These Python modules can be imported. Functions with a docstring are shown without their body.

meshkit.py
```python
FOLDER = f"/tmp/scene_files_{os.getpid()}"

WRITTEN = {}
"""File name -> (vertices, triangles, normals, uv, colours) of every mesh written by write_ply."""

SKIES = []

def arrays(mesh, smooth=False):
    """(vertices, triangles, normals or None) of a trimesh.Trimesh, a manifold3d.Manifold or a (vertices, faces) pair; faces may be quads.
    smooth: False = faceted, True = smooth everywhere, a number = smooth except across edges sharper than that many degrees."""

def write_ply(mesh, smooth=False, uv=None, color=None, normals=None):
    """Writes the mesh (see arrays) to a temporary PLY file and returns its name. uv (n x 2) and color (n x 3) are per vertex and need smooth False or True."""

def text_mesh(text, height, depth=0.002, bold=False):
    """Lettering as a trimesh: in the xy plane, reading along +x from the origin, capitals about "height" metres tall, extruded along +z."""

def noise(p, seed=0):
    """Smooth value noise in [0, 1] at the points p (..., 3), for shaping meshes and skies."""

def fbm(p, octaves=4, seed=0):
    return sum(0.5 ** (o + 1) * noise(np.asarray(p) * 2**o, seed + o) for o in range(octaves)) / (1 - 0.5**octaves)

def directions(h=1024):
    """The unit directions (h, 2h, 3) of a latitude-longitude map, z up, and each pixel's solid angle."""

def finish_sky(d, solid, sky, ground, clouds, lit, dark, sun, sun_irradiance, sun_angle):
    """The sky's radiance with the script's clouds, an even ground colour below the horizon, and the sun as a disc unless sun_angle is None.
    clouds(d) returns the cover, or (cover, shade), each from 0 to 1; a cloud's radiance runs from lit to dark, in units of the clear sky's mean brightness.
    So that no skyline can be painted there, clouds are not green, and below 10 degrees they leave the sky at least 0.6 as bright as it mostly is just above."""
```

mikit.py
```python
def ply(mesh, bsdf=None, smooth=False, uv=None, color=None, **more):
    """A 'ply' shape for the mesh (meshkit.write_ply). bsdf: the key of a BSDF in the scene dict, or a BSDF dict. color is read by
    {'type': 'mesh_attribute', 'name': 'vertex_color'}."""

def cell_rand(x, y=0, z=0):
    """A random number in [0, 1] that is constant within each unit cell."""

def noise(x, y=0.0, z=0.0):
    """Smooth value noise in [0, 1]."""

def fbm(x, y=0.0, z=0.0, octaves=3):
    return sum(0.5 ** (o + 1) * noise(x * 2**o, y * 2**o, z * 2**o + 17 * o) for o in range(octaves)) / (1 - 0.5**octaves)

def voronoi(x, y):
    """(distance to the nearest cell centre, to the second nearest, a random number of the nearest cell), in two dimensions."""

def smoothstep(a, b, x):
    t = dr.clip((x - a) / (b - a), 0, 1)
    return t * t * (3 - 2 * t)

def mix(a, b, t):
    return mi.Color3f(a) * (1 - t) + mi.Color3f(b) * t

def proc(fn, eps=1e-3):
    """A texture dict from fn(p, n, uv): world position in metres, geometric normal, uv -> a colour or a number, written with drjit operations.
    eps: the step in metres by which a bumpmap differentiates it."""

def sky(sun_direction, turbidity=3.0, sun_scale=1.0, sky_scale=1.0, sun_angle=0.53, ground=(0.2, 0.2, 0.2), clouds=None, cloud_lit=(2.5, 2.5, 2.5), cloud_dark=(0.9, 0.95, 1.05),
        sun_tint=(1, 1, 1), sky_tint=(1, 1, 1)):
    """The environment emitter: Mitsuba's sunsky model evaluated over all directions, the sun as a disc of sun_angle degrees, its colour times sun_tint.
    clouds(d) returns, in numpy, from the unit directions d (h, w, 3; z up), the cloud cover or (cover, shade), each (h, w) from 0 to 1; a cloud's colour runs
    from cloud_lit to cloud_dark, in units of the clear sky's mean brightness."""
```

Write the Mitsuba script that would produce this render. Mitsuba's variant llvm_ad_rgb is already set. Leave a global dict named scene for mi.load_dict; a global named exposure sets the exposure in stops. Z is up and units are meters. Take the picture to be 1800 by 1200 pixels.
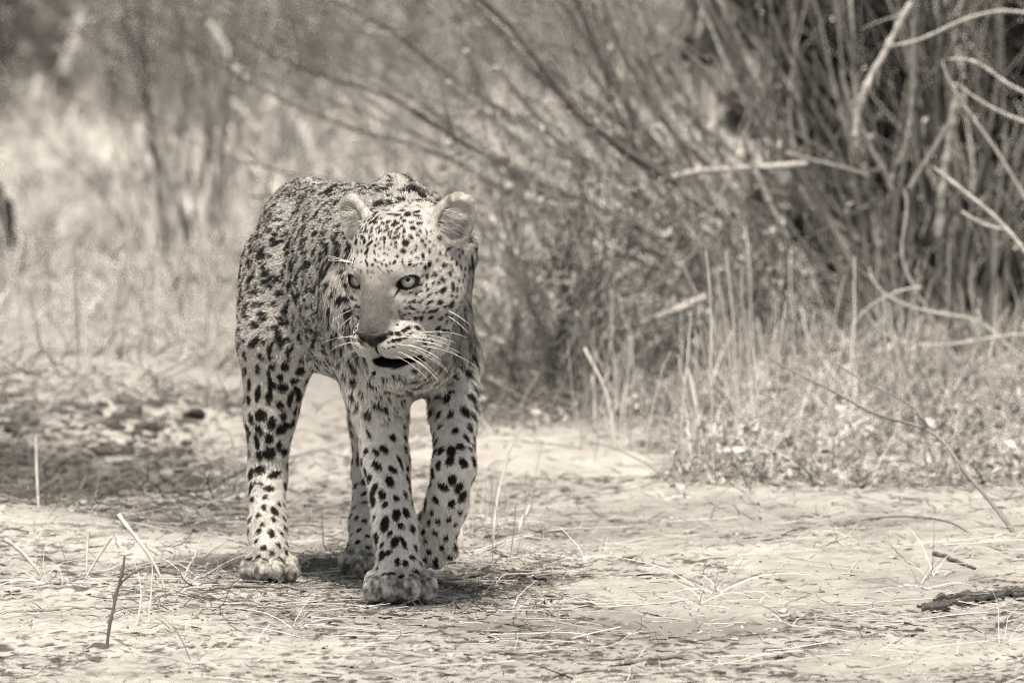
import math
import numpy as np
import trimesh
import mitsuba as mi
import drjit as dr
import mikit
import meshkit
from scipy.spatial import cKDTree

T = mi.ScalarTransform4f
RNG = np.random.default_rng(7)
scene, labels = {}, {}

# ------------------------------------------------------------------ camera, sky, exposure
CAM = np.array([0.0, -16.0, 1.04])
FPX = 17600.0                                    # focal length, in pixels of an 1800 pixel wide picture
PITCH = math.atan(700.0 / FPX)
FWD = np.array([0, math.cos(PITCH), -math.sin(PITCH)])
UPV = np.array([0, math.sin(PITCH), math.cos(PITCH)])
scene['camera'] = {
    'type': 'thinlens', 'fov': 2 * math.degrees(math.atan(900.0 / FPX)), 'fov_axis': 'x',
    'aperture_radius': 0.0155, 'focus_distance': 15.62, 'near_clip': 0.5, 'far_clip': 2000.0,
    'to_world': T().look_at(origin=CAM.tolist(), target=(CAM + FWD).tolist(), up=[0, 0, 1]),
}
scene['sky_light'] = mikit.sky(
    [-0.04, -0.40, 0.91], turbidity=3, sun_scale=0.30, sun_angle=12, sun_tint=(0.97, 1.01, 1.09),
    clouds=lambda d: 1.0, cloud_lit=(0.28, 0.281, 0.283), cloud_dark=(0.9, 0.9, 0.9), ground=(0.3, 0.29, 0.26))
exposure = 4.2


def at(px, py, y):
    """The point at depth y that stands at this place of the 1800 x 1200 photograph."""
    d = FWD * FPX + np.array([1.0, 0, 0]) * (px - 900) + UPV * (600 - py)
    return CAM + d * ((y - CAM[1]) / d[1])


def on_ground(px, py):
    d = FWD * FPX + np.array([1.0, 0, 0]) * (px - 900) + UPV * (600 - py)
    p = CAM + d * (-CAM[2] / d[2])
    return np.array([p[0], p[1], 0.0])


# ------------------------------------------------------------------ helpers
TINT = np.array([1.0, 0.988, 0.955])             # the toning of the whole print: every surface is a warm grey


def grey(v):
    return np.asarray(v, float)[..., None] * TINT


def tag(key, label=None, category=None, group=None, kind=None):
    d = {k: v for k, v in (('label', label), ('category', category), ('group', group), ('kind', kind)) if v}
    labels[key] = {**labels.get(key, {}), **d}


TAKEN = {}


def fresh(name):
    n = TAKEN.get(name, -1) + 1
    TAKEN[name] = n
    return name if n == 0 else f'{name}_{n:03d}'


def shape(v, f, bsdf, color=None, normals=None, smooth=True):
    if normals is None and smooth is True:
        _, _, normals = meshkit.arrays((v, f), True)
    path = meshkit.write_ply((v, f), False, None, color, normals=normals)
    return {'type': 'ply', 'filename': path, 'face_normals': normals is None, 'bsdf': {'type': 'ref', 'id': bsdf}}


class Build:
    """Collects pieces with a colour per vertex; put() makes them one shape of the scene."""

    def __init__(self):
        self.v, self.f, self.c, self.n = [], [], [], 0

    def add(self, v, f, c):
        self.v.append(v)
        self.f.append(f + self.n)
        self.c.append(np.broadcast_to(c, (len(v), 3)))
        self.n += len(v)
        return self

    def put(self, key, bsdf='plant', smooth=True):
        v, f, c = np.vstack(self.v), np.vstack(self.f), np.vstack(self.c)
        scene[key] = shape(v, f, bsdf, c, smooth=smooth)
        return key


def unit(v):
    return v / (np.linalg.norm(v, axis=-1, keepdims=True) + 1e-12)


def tubes(paths, radii, color, sides=4, cap=True):
    """paths (N, n, 3), radii (N, n), color (N, 3) or (N, n, 3) -> one vertex, face and colour array."""
    N, n, _ = paths.shape
    t = np.gradient(paths, axis=1)
    t = unit(t)
    ref = np.where(np.abs(t[:, :1, 2:]) < 0.85, [0, 0, 1.0], [1.0, 0, 0])
    a = unit(np.cross(t, ref))
    b = np.cross(t, a)
    ang = np.arange(sides) * 2 * np.pi / sides
    v = paths[:, :, None] + radii[:, :, None, None] * (np.cos(ang)[:, None] * a[:, :, None] + np.sin(ang)[:, None] * b[:, :, None])
    i, j = np.meshgrid(np.arange(n - 1), np.arange(sides), indexing='ij')
    q = np.stack([i * sides + j, i * sides + (j + 1) % sides, (i + 1) * sides + (j + 1) % sides, (i + 1) * sides + j], -1).reshape(-1, 4)
    f = np.vstack([q[:, [0, 1, 2]], q[:, [0, 2, 3]]])
    if cap and sides > 2:
        for base in (0, (n - 1) * sides):
            f = np.vstack([f, [[base, base + k, base + k + 1] for k in range(1, sides - 1)]])
    f = (f[None] + (np.arange(N) * n * sides)[:, None, None]).reshape(-1, 3)
    c = np.asarray(color, float)
    if c.ndim == 2:
        c = np.repeat(c[:, None], n, 1)
    c = np.repeat(c[:, :, None], sides, 2).reshape(-1, 3)
    return v.reshape(-1, 3), f, c


def blades(p0, d0, L, w, color, rng, n=3, droop=0.25, wig=0.12):
    """Flat tapering grass blades as ribbons; returns v, f, c."""
    paths = grow(p0, d0, L, n, wig, -droop, rng)
    N = len(p0)
    side = unit(np.cross(paths[:, -1] - paths[:, 0], rng.normal(size=(N, 3))))
    ww = np.linspace(1, 0.12, n + 1)[None, :, None] * np.broadcast_to(w, (N,))[:, None, None] * side[:, None]
    v = np.stack([paths - ww, paths + ww], 2).reshape(N, -1, 3)
    k = np.arange(n) * 2
    f = np.vstack([np.stack([k, k + 1, k + 3], 1), np.stack([k, k + 3, k + 2], 1)])
    f = (f[None] + (np.arange(N) * 2 * (n + 1))[:, None, None]).reshape(-1, 3)
    c = np.repeat(np.asarray(color)[:, None], 2 * (n + 1), 1).reshape(-1, 3)
    return v.reshape(-1, 3), f, c


def grow(p, d, L, n, wig, grav, rng):
    """Wandering paths from p (N,3) along d: (N, n+1, 3)."""
    p, d = np.array(p, float), unit(np.array(d, float))
    out = [p.copy()]
    L = np.broadcast_to(L, (len(p),))[:, None]
    for _ in range(n):
        d = d + wig * rng.normal(size=d.shape)
        d[:, 2] += grav / n
        d = unit(d)
        p = p + d * L / n
        out.append(p.copy())
    return np.stack(out, 1)


def sprout(paths, k, lo, hi, spread, rng, up=0.0):
    """k side shoots from every path: start points, directions, parent index, place along the parent."""
    N, n, _ = paths.shape
    par = np.repeat(np.arange(N), k)
    t = rng.uniform(lo, hi, N * k) * (n - 1)
    i = np.minimum(t.astype(int), n - 2)
    fr = (t - i)[:, None]
    p = paths[par, i] * (1 - fr) + paths[par, i + 1] * fr
    tan = unit(paths[par, i + 1] - paths[par, i])
    d = unit(tan + spread * unit(rng.normal(size=(N * k, 3))) + np.array([0, 0, up]))
    return p, d, par, t / (n - 1)


def leaves(p, size, color, rng, aspect=0.45):
    """Small folded leaf quads at the points p."""
    N = len(p)
    a = unit(rng.normal(size=(N, 3)))
    b = unit(np.cross(a, rng.normal(size=(N, 3))))
    nrm = np.cross(a, b)
    s = np.broadcast_to(size, (N,))[:, None]
    v = np.stack([p - a * s, p + b * s * aspect + nrm * s * 0.15, p + a * s, p - b * s * aspect + nrm * s * 0.15], 1)
    f = np.array([[0, 1, 2], [0, 2, 3]])
    f = (f[None] + (np.arange(N) * 4)[:, None, None]).reshape(-1, 3)
    return v.reshape(-1, 3), f, np.repeat(color, 4, 0)


VC = {'type': 'mesh_attribute', 'name': 'vertex_color'}
scene['plant'] = {'type': 'twosided', 'bsdf': {'type': 'diffuse', 'reflectance': VC}}
scene['fur'] = {'type': 'twosided', 'bsdf': {'type': 'principled', 'base_color': VC, 'roughness': 0.6, 'specular': 0.10}}
scene['wet'] = {'type': 'twosided', 'bsdf': {'type': 'principled', 'base_color': VC, 'roughness': 0.45, 'specular': 0.18}}
scene['eyeball'] = {'type': 'twosided', 'bsdf': {'type': 'principled', 'base_color': VC, 'roughness': 0.10, 'specular': 0.25, 'clearcoat': 0.15, 'clearcoat_gloss': 0.98}}

# ------------------------------------------------------------------ ground
PATCH = []                                           # darker ground, earth at left, painted shade round the leopard: centre, radii, darkness


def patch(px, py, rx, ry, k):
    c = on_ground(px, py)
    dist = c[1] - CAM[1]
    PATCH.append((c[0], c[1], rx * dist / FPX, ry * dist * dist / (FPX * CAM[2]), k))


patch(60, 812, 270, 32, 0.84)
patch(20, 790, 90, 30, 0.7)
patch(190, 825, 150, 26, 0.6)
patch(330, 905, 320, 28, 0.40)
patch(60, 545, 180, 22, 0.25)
patch(480, 985, 300, 26, 0.74)  # shadow of the leopard, painted into the ground colour
patch(860, 1018, 140, 24, 0.80)  # right part of that shadow, likewise painted in
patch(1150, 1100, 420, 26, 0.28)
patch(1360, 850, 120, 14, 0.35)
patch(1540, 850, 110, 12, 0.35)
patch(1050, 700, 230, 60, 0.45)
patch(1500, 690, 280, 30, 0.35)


def relief(x, y):
    p = np.stack([x, y, np.zeros_like(x)], -1)
    far = np.clip((y + 1) / 8, 0, 1)
    h = 0.030 * (meshkit.fbm(p * [2.2, 1.1, 1], 2, 3) - 0.5) * (1 + 1.5 * far)
    r = 1 - np.abs(2 * meshkit.fbm(p * [13, 8, 1], 3, 8) - 1)
    h = h + 0.006 * (r - 0.75)
    c = np.clip(meshkit.noise(p * [42, 30, 1], 15) - 0.55, 0, 1)
    h = h + 0.010 * c * meshkit.noise(p * [3, 2, 1], 21)
    h = h + 0.005 * (meshkit.noise(p * [110, 60, 1], 17) - 0.5)
    bank = np.clip((-0.35 - x) / 0.5, 0, 1) * np.clip((y - 4.6 - 0.5 * meshkit.noise(p * 1.7, 5)) / 1.0, 0, 1) * np.clip((16 - y) / 8, 0, 1)
    h = h + 0.10 * bank
    mound = np.exp(-((x - 0.45) / 0.8) ** 2 - ((y - 7.6) / 1.6) ** 2)
    h = h + 0.10 * mound
    h = h - 0.05 * np.exp(-((x + 0.85) / 0.35) ** 2 - ((y - 3.9) / 0.8) ** 2)
    flat = np.exp(-(((x + 0.25) / 0.32) ** 2 + ((y - 0.05) / 0.55) ** 2) ** 2)
    return h * (1 - 0.75 * flat)


def on_relief(x, y):
    return np.stack([x, y, relief(np.asarray(x, float), np.asarray(y, float))], -1)


u = np.concatenate([-1 - np.geomspace(0.03, 60, 22)[::-1], np.linspace(-1, 1, 470), 1 + np.geomspace(0.03, 60, 22)])
yy = np.concatenate([[-60, -30, -12, -6], np.arange(-3.6, 2.0, 0.015), np.arange(2.0, 8.0, 0.03), np.geomspace(8, 90, 150), [120, 180, 300, 600]])
U, Y = np.meshgrid(u, yy)
X = U * (0.30 + 0.056 * np.maximum(Y - CAM[1], 12.0))
Z = relief(X, Y)
pp = np.stack([X, Y, Z * 0], -1)
sand = 0.295 + 0.22 * (meshkit.fbm(pp * [3, 1.6, 1], 3, 31) - 0.5) + 0.16 * (meshkit.fbm(pp * [26, 15, 1], 3, 33) - 0.5)
edge = 0.8 * (meshkit.fbm(pp * [1.2, 0.6, 1], 2, 35) - 0.5)
left = np.clip((-0.15 - X / (1 + 0.04 * Y) + edge) / 0.25, 0, 1)
mid = np.clip((Y - 5.2 + 2 * edge) / 1.2, 0, 1)
g = sand * (1 - mid) + mid * (0.25 + 0.10 * (meshkit.fbm(pp * [5, 2, 1], 3, 37) - 0.5))
pale = np.clip((Y - 27 + 6 * edge) / 5, 0, 1) * np.clip((44 - Y + 6 * edge) / 4, 0, 1)
g = g * (1 - pale) + 0.36 * pale
deep = np.clip((Y - 46 + 6 * edge) / 6, 0, 1)
g = g * (1 - deep) + 0.18 * deep
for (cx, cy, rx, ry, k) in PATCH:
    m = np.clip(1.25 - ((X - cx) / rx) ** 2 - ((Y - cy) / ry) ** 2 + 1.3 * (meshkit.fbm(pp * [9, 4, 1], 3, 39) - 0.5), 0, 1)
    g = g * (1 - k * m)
speck = np.clip((meshkit.noise(pp * [48, 44, 1], 41) * 0.6 + 0.4 * meshkit.noise(pp * [110, 80, 1], 42) - 0.57) / 0.06, 0, 1) * np.clip((meshkit.fbm(pp * [3.5, 1.6, 1], 3, 43) - 0.43) / 0.12, 0, 1)
g = g * (1 - 0.74 * speck * np.clip((12 - Y) / 6, 0, 1))
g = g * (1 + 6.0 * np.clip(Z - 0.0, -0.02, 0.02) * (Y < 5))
n0, n1 = U.shape
k = (np.arange(n0 - 1)[:, None] * n1 + np.arange(n1 - 1)[None]).ravel()
gf = np.vstack([np.stack([k, k + 1, k + n1 + 1], 1), np.stack([k, k + n1 + 1, k + n1], 1)])
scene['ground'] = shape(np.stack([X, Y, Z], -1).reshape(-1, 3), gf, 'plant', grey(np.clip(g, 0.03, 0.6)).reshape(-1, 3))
tag('ground', 'pale sandy ground of the clearing, strewn with litter', kind='structure')


def scatter(n, pxr, yr, rng):
    """Random ground points seen between these picture columns, at depths yr."""
    y = rng.uniform(*yr, n)
    x = (rng.uniform(*pxr, n) - 900) / FPX * (y - CAM[1])
    return on_relief(x, y)


def spline(pts, n=24):
    pts = np.asarray(pts, float)
    if len(pts) == 2:
        return pts[0] + (pts[1] - pts[0]) * np.linspace(0, 1, n)[:, None]
    from scipy.interpolate import CubicSpline
    t = np.concatenate([[0], np.cumsum(np.linalg.norm(np.diff(pts, axis=0), axis=1) ** 0.7)])
    return CubicSpline(t, pts)(np.linspace(0, t[-1], n))


def limb(key, pts, y, r0, r1, g, rng, sides=7, knots=True, n=48):
    """A twig or branch through picture points (px, py[, depth]) as a knobbly tapering tube of its own."""
    P = np.array([at(p[0], p[1], p[2] if len(p) > 2 else y) for p in pts])
    path = spline(P, n)
    path = path + (r0 * 1.1) * (np.stack([meshkit.fbm(path * 16, 2, s) for s in (1, 2, 3)], -1) - 0.5)
    r = np.linspace(r0, r1, n) * (1 + 0.30 * (meshkit.noise(path * 70, 4) - 0.5))
    if knots:
        for i in rng.integers(2, n - 2, max(2, n // 9)):
            r[i] *= 1.25
            r[i - 1] *= 1.10
    c = g * (0.60 + 0.8 * meshkit.fbm(path * [90, 90, 60], 3, 6))
    v, f, c = tubes(path[None], r[None], grey(c)[None], sides)
    c = c * (0.75 + 0.5 * meshkit.noise(v * [260, 260, 90], 8))[:, None]
    if knots:
        k = max(2, n // 12)
        p, d, par, t = sprout(path[None], k, .08, .95, .9, rng)
        sp = grow(p, d, rng.uniform(4, 16, k) * r0, 4, .15, 0.0, rng)
        v2, f2, c2 = tubes(sp, (r0 * .38 * rng.uniform(.5, 1.1, k))[:, None] * np.linspace(1, .5, 5), grey(np.full(k, g * .9)), 4)
        v, f, c = np.vstack([v, v2]), np.vstack([f, f2 + len(v)]), np.vstack([c, c2])
    scene[key] = shape(v, f, 'plant', c)
    return path, r


def thicket(b, p0, d0, L, r0, g, rng, n=8, wig=0.10, grav=0.0, levels=((6, 0.2, 0.95, 0.9, 0.45),), sides=(5, 3, 3), taper=0.35, back=None):
    """Stems with side shoots, level under level, into b. Returns the paths of the last level."""
    paths = grow(p0, d0, L, n, wig, grav, rng)
    N = len(paths)
    r = r0[:, None] * np.linspace(1, taper, n + 1)[None]
    col = grey(np.broadcast_to(g, (N,)))
    b.add(*tubes(paths, r, col, sides[0]))
    LL, rr, gg = np.broadcast_to(L, (N,)), r, np.broadcast_to(g, (N,))
    for lev, (k, lo, hi, spread, frac) in enumerate(levels):
        p, d, par, t = sprout(paths, k, lo, hi, spread, rng, 0.15)
        L2 = LL[par] * frac * rng.uniform(0.5, 1.2, len(p)) * (1.15 - 0.6 * t)
        r2 = np.maximum(rr[par, (t * n).astype(int)] * 0.55, 0.0009)
        n2 = 5
        paths = grow(p, d, L2, n2, wig * 1.5, grav, rng)
        gg = gg[par] * rng.uniform(0.8, 1.25, len(p))
        rr = r2[:, None] * np.linspace(1, 0.4, n2 + 1)[None]
        b.add(*tubes(paths, rr, grey(gg), sides[lev + 1], cap=False))
        LL, n = L2, n2
    return paths

# ------------------------------------------------------------------ leopard: one signed-distance body, meshed, spotted and furred
HEAD_POS = at(712, 480, -0.40)
YAW, HPITCH = math.radians(27), math.radians(18)
_f = np.array([-math.sin(YAW) * math.cos(HPITCH), -math.cos(YAW) * math.cos(HPITCH), -math.sin(HPITCH)])
_u = np.array([math.cos(YAW), -math.sin(YAW), 0.0])
_w = np.cross(_f, _u) * -1.0
if _w[2] < 0:
    _w = -_w
HEAD = np.stack([_u, _f, _w])                       # rows: right (as seen from in front), forward, up


def to_head(p):
    return (np.asarray(p) - HEAD_POS) @ HEAD.T


def from_head(q):
    return np.asarray(q) @ HEAD + HEAD_POS


HIP, SHO = np.array([-0.345, 0.62]), np.array([-0.168, -0.03])
AX = (SHO - HIP) / np.linalg.norm(SHO - HIP)
LAT = np.array([AX[1], -AX[0]])                     # towards the animal's right, the viewer's left


def bd(s, t, z):
    xy = HIP + (SHO - HIP) * s + LAT * t
    return np.array([xy[0], xy[1], z])


AX3, LAT3, Z3 = np.array([AX[0], AX[1], 0]), np.array([LAT[0], LAT[1], 0]), np.array([0, 0, 1.0])
BODY_R = np.stack([AX3, LAT3, Z3])


def axis_grid(lo, hi, flo, fhi, fine, coarse):
    return np.concatenate([np.arange(lo, flo, coarse), np.arange(flo, fhi, fine), np.arange(fhi, hi, coarse)]).astype(np.float32)


GX = axis_grid(-0.53, 0.01, HEAD_POS[0] - 0.125, HEAD_POS[0] + 0.125, 0.0022, 0.0045)
GY = axis_grid(-0.56, 1.20, -0.56, -0.29, 0.0022, 0.006)
GZ = axis_grid(-0.02, 0.74, HEAD_POS[2] - 0.155, HEAD_POS[2] + 0.14, 0.0022, 0.0045)
FIELD = np.full((len(GX), len(GY), len(GZ)), 1.0, np.float32)


def window(lo, hi):
    sl = [slice(max(np.searchsorted(g, a) - 1, 0), np.searchsorted(g, b) + 1) for g, a, b in zip((GX, GY, GZ), lo, hi)]
    P = np.stack(np.meshgrid(GX[sl[0]], GY[sl[1]], GZ[sl[2]], indexing='ij'), -1)
    return tuple(sl), P


def join(lo, hi, k, dist, carve=False):
    """Smoothly adds (or carves) a primitive: dist(P) in the box lo..hi, widened by the blend k."""
    m = k + 0.02
    sl, P = window(lo - m, hi + m)
    if P.size == 0:
        return
    d = dist(P).astype(np.float32)
    F = FIELD[sl]
    if carve:
        h = np.maximum(k - np.abs(F + d), 0) / k
        FIELD[sl] = np.maximum(F, -d) + h * h * k * 0.25
    else:
        h = np.maximum(k - np.abs(F - d), 0) / k
        FIELD[sl] = np.minimum(F, d) - h * h * k * 0.25


def cone(a, b, ra, rb, k=0.03, carve=False):
    a, b = np.asarray(a, float), np.asarray(b, float)
    ab = b - a

    def dist(P):
        t = np.clip(((P - a) @ ab) / (ab @ ab), 0, 1)
        return np.linalg.norm(P - a - t[..., None] * ab, axis=-1) - (ra + (rb - ra) * t)
    join(np.minimum(a - ra, b - rb), np.maximum(a + ra, b + rb), k, dist, carve)


def ell(c, r, R=None, k=0.03, carve=False):
    c, r = np.asarray(c, float), np.asarray(r, float)
    R = np.eye(3) if R is None else R
    ext = np.sqrt(((R * r[:, None]) ** 2).sum(0))

    def dist(P):
        q = (P - c) @ R.T
        k0 = np.linalg.norm(q / r, axis=-1)
        k1 = np.linalg.norm(q / (r * r), axis=-1)
        return k0 * (k0 - 1) / np.maximum(k1, 1e-6)
    join(c - ext, c + ext, k, dist, carve)


def bell(s, t, z, rl, rt, rz, k=0.05):
    ell(bd(s, t, z), (rl, rt, rz), BODY_R, k)


def hell(c, r, k=0.012, carve=False, R=None):
    ell(from_head(c), r, HEAD if R is None else R @ HEAD, k, carve)


def hcone(a, b, ra, rb, k=0.012, carve=False):
    cone(from_head(a), from_head(b), ra, rb, k, carve)


# trunk
bell(-0.05, -0.016, 0.535, 0.150, 0.082, 0.114)
bell(0.32, 0, 0.492, 0.24, 0.092, 0.157, 0.08)
bell(0.68, 0.003, 0.483, 0.25, 0.108, 0.163, 0.08)
bell(0.98, 0.008, 0.455, 0.15, 0.090, 0.145, 0.06)
bell(0.95, 0.010, 0.580, 0.10, 0.052, 0.092, 0.05)      # the loaded shoulder blade stands proud
bell(0.97, -0.045, 0.530, 0.10, 0.045, 0.090, 0.05)
# neck and throat
cone((-0.178, -0.02, 0.525), from_head((0.0, -0.075, 0.005)), 0.100, 0.080, 0.05)
cone((-0.170, -0.10, 0.425), from_head((0.0, -0.02, -0.075)), 0.088, 0.055, 0.05)
cone((-0.158, -0.14, 0.40), from_head((0.0, 0.03, -0.100)), 0.064, 0.042, 0.04)
# standing right foreleg
FL = [((-0.226, -0.075, 0.47), 0.072), ((-0.216, -0.055, 0.345), 0.053), ((-0.201, -0.105, 0.215), 0.0355),
      ((-0.186, -0.165, 0.115), 0.0335), ((-0.178, -0.205, 0.052), 0.036)]
# standing right hind leg, lifted left hind leg, swinging left foreleg
HL = [((-0.366, 0.57, 0.50), 0.080), ((-0.388, 0.37, 0.39), 0.058), ((-0.396, 0.395, 0.27), 0.041), ((-0.402, 0.41, 0.165), 0.030),
      ((-0.400, 0.345, 0.085), 0.030), ((-0.396, 0.31, 0.048), 0.032)]
HR = [((-0.275, 0.63, 0.50), 0.080), ((-0.236, 0.47, 0.36), 0.054), ((-0.232, 0.54, 0.25), 0.036), ((-0.236, 0.575, 0.165), 0.027),
      ((-0.238, 0.48, 0.085), 0.028), ((-0.240, 0.43, 0.045), 0.030)]
FR = [((-0.127, -0.05, 0.435), 0.062), ((-0.104, 0.025, 0.375), 0.050), ((-0.092, -0.055, 0.285), 0.036), ((-0.092, -0.130, 0.210), 0.0325),
      ((-0.104, -0.112, 0.150), 0.0310), ((-0.113, -0.100, 0.115), 0.0315)]
for chain in (FL, HL, HR, FR):
    for (a, ra), (b, rb) in zip(chain[:-1], chain[1:]):
        cone(a, b, ra, rb, 0.018)
bell(0.93, 0.095, 0.50, 0.085, 0.035, 0.11, 0.05)       # shoulder muscle
ell((-0.380, 0.49, 0.455), (0.050, 0.16, 0.135), None, 0.05)
ell((-0.285, 0.56, 0.45), (0.05, 0.14, 0.12), None, 0.05)
bell(0.26, 0.080, 0.375, 0.11, 0.016, 0.055, 0.05)        # flank fold


def paw(c, fwd, scale=1.0, drop=0.0):
    c, fwd = np.asarray(c, float), unit(np.asarray(fwd, float))
    side = unit(np.cross(fwd, [0, 0, 1.0]))
    up = np.cross(side, fwd)
    R = np.stack([side, fwd, up])
    s = scale
    ell(c + up * 0.036 * s - fwd * 0.008 * s, np.array([0.043, 0.046, 0.034]) * s, R, 0.012)
    for o, adv, hgt in ((-0.040, 0.018, 0.0), (-0.0138, 0.038, 0.003), (0.0138, 0.038, 0.003), (0.040, 0.018, 0.0)):
        tc = c + side * o * s + fwd * (adv + 0.010) * s + up * (0.021 + hgt) * s
        cone(tc - fwd * 0.028 * s + up * 0.014 * s, tc, 0.0160 * s, 0.0185 * s, 0.0025)


paw((-0.1765, -0.212, 0.0), (0.03, -1, 0.0), 1.03)
paw((-0.395, 0.30, 0.0), (0.0, -1, 0.0), 0.86)
paw((-0.241, 0.415, 0.004), (0.05, -1, -0.06), 0.80)
paw((-0.1165, -0.070, 0.093), (-0.10, -0.18, -0.97), 0.80)
# tail
TAIL = np.array([[-0.385, 0.74, 0.56], [-0.40, 0.82, 0.47], [-0.41, 0.87, 0.34], [-0.414, 0.91, 0.22], [-0.412, 0.97, 0.14], [-0.41, 1.06, 0.12], [-0.408, 1.13, 0.15]])
for i in range(len(TAIL) - 1):
    cone(TAIL[i], TAIL[i + 1], 0.030 - 0.002 * i, 0.028 - 0.002 * i, 0.02)
# head, in its own frame (right, forward, up)
hell((0, -0.012, 0.030), (0.076, 0.092, 0.075), 0.03)
hell((0, 0.026, 0.050), (0.058, 0.056, 0.050), 0.03)
for s in (-1, 1):
    hell((s * 0.048, 0.006, -0.028), (0.042, 0.062, 0.058), 0.03)
    hell((s * 0.038, 0.050, -0.024), (0.028, 0.036, 0.034), 0.02)
    hcone((s * 0.026, 0.078, 0.0325), (s * 0.054, 0.056, 0.0315), 0.0150, 0.0140, 0.016)
    hell((s * 0.0195, 0.108, -0.074), (0.0245, 0.030, 0.0255), 0.010)
    hell((s * 0.034, 0.080, -0.078), (0.026, 0.036, 0.029), 0.016)
    hcone((s * 0.014, 0.096, -0.128), (s * 0.042, 0.03, -0.098), 0.018, 0.032, 0.016)
hcone((0, 0.066, 0.028), (0, 0.108, -0.040), 0.0340, 0.0285, 0.014)
hell((0, 0.120, -0.050), (0.026, 0.017, 0.014), 0.010)
hell((0, 0.098, -0.131), (0.027, 0.024, 0.018), 0.014)
# open mouth
ell(from_head((0.010, 0.098, -0.1085)), (0.034, 0.046, 0.0045), HEAD, 0.004, True)
hcone((0.012, 0.124, -0.111), (0.040, 0.082, -0.1075), 0.0046, 0.0060, 0.004, True)
hell((0, 0.142, -0.084), (0.0018, 0.016, 0.022), 0.006, True)
EYE_C = {s: np.array([s * 0.0425, 0.0665, 0.0125]) for s in (-1, 1)}
EYE_R = {}
for s in (-1, 1):
    o = unit(np.array([s * 0.30, 1.0, 0.06]))
    e1 = unit(np.cross([0, 0, 1.0], o)) * -1.0
    e1 = unit(np.array([o[1], -o[0], 0])) * s                       # outward, away from the nose
    tilt = math.radians(12)
    up = np.cross(o, e1)
    up = up if up[2] > 0 else -up
    e1, up = e1 * math.cos(tilt) + up * math.sin(tilt), up * math.cos(tilt) - e1 * math.sin(tilt)
    EYE_R[s] = np.stack([e1, o, up])
    hell(EYE_C[s], (0.0198, 0.0198, 0.0185), 0.010, False)
    hell(EYE_C[s] + o * 0.016, (0.0146, 0.016, 0.0098), 0.002, True, EYE_R[s])
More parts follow.
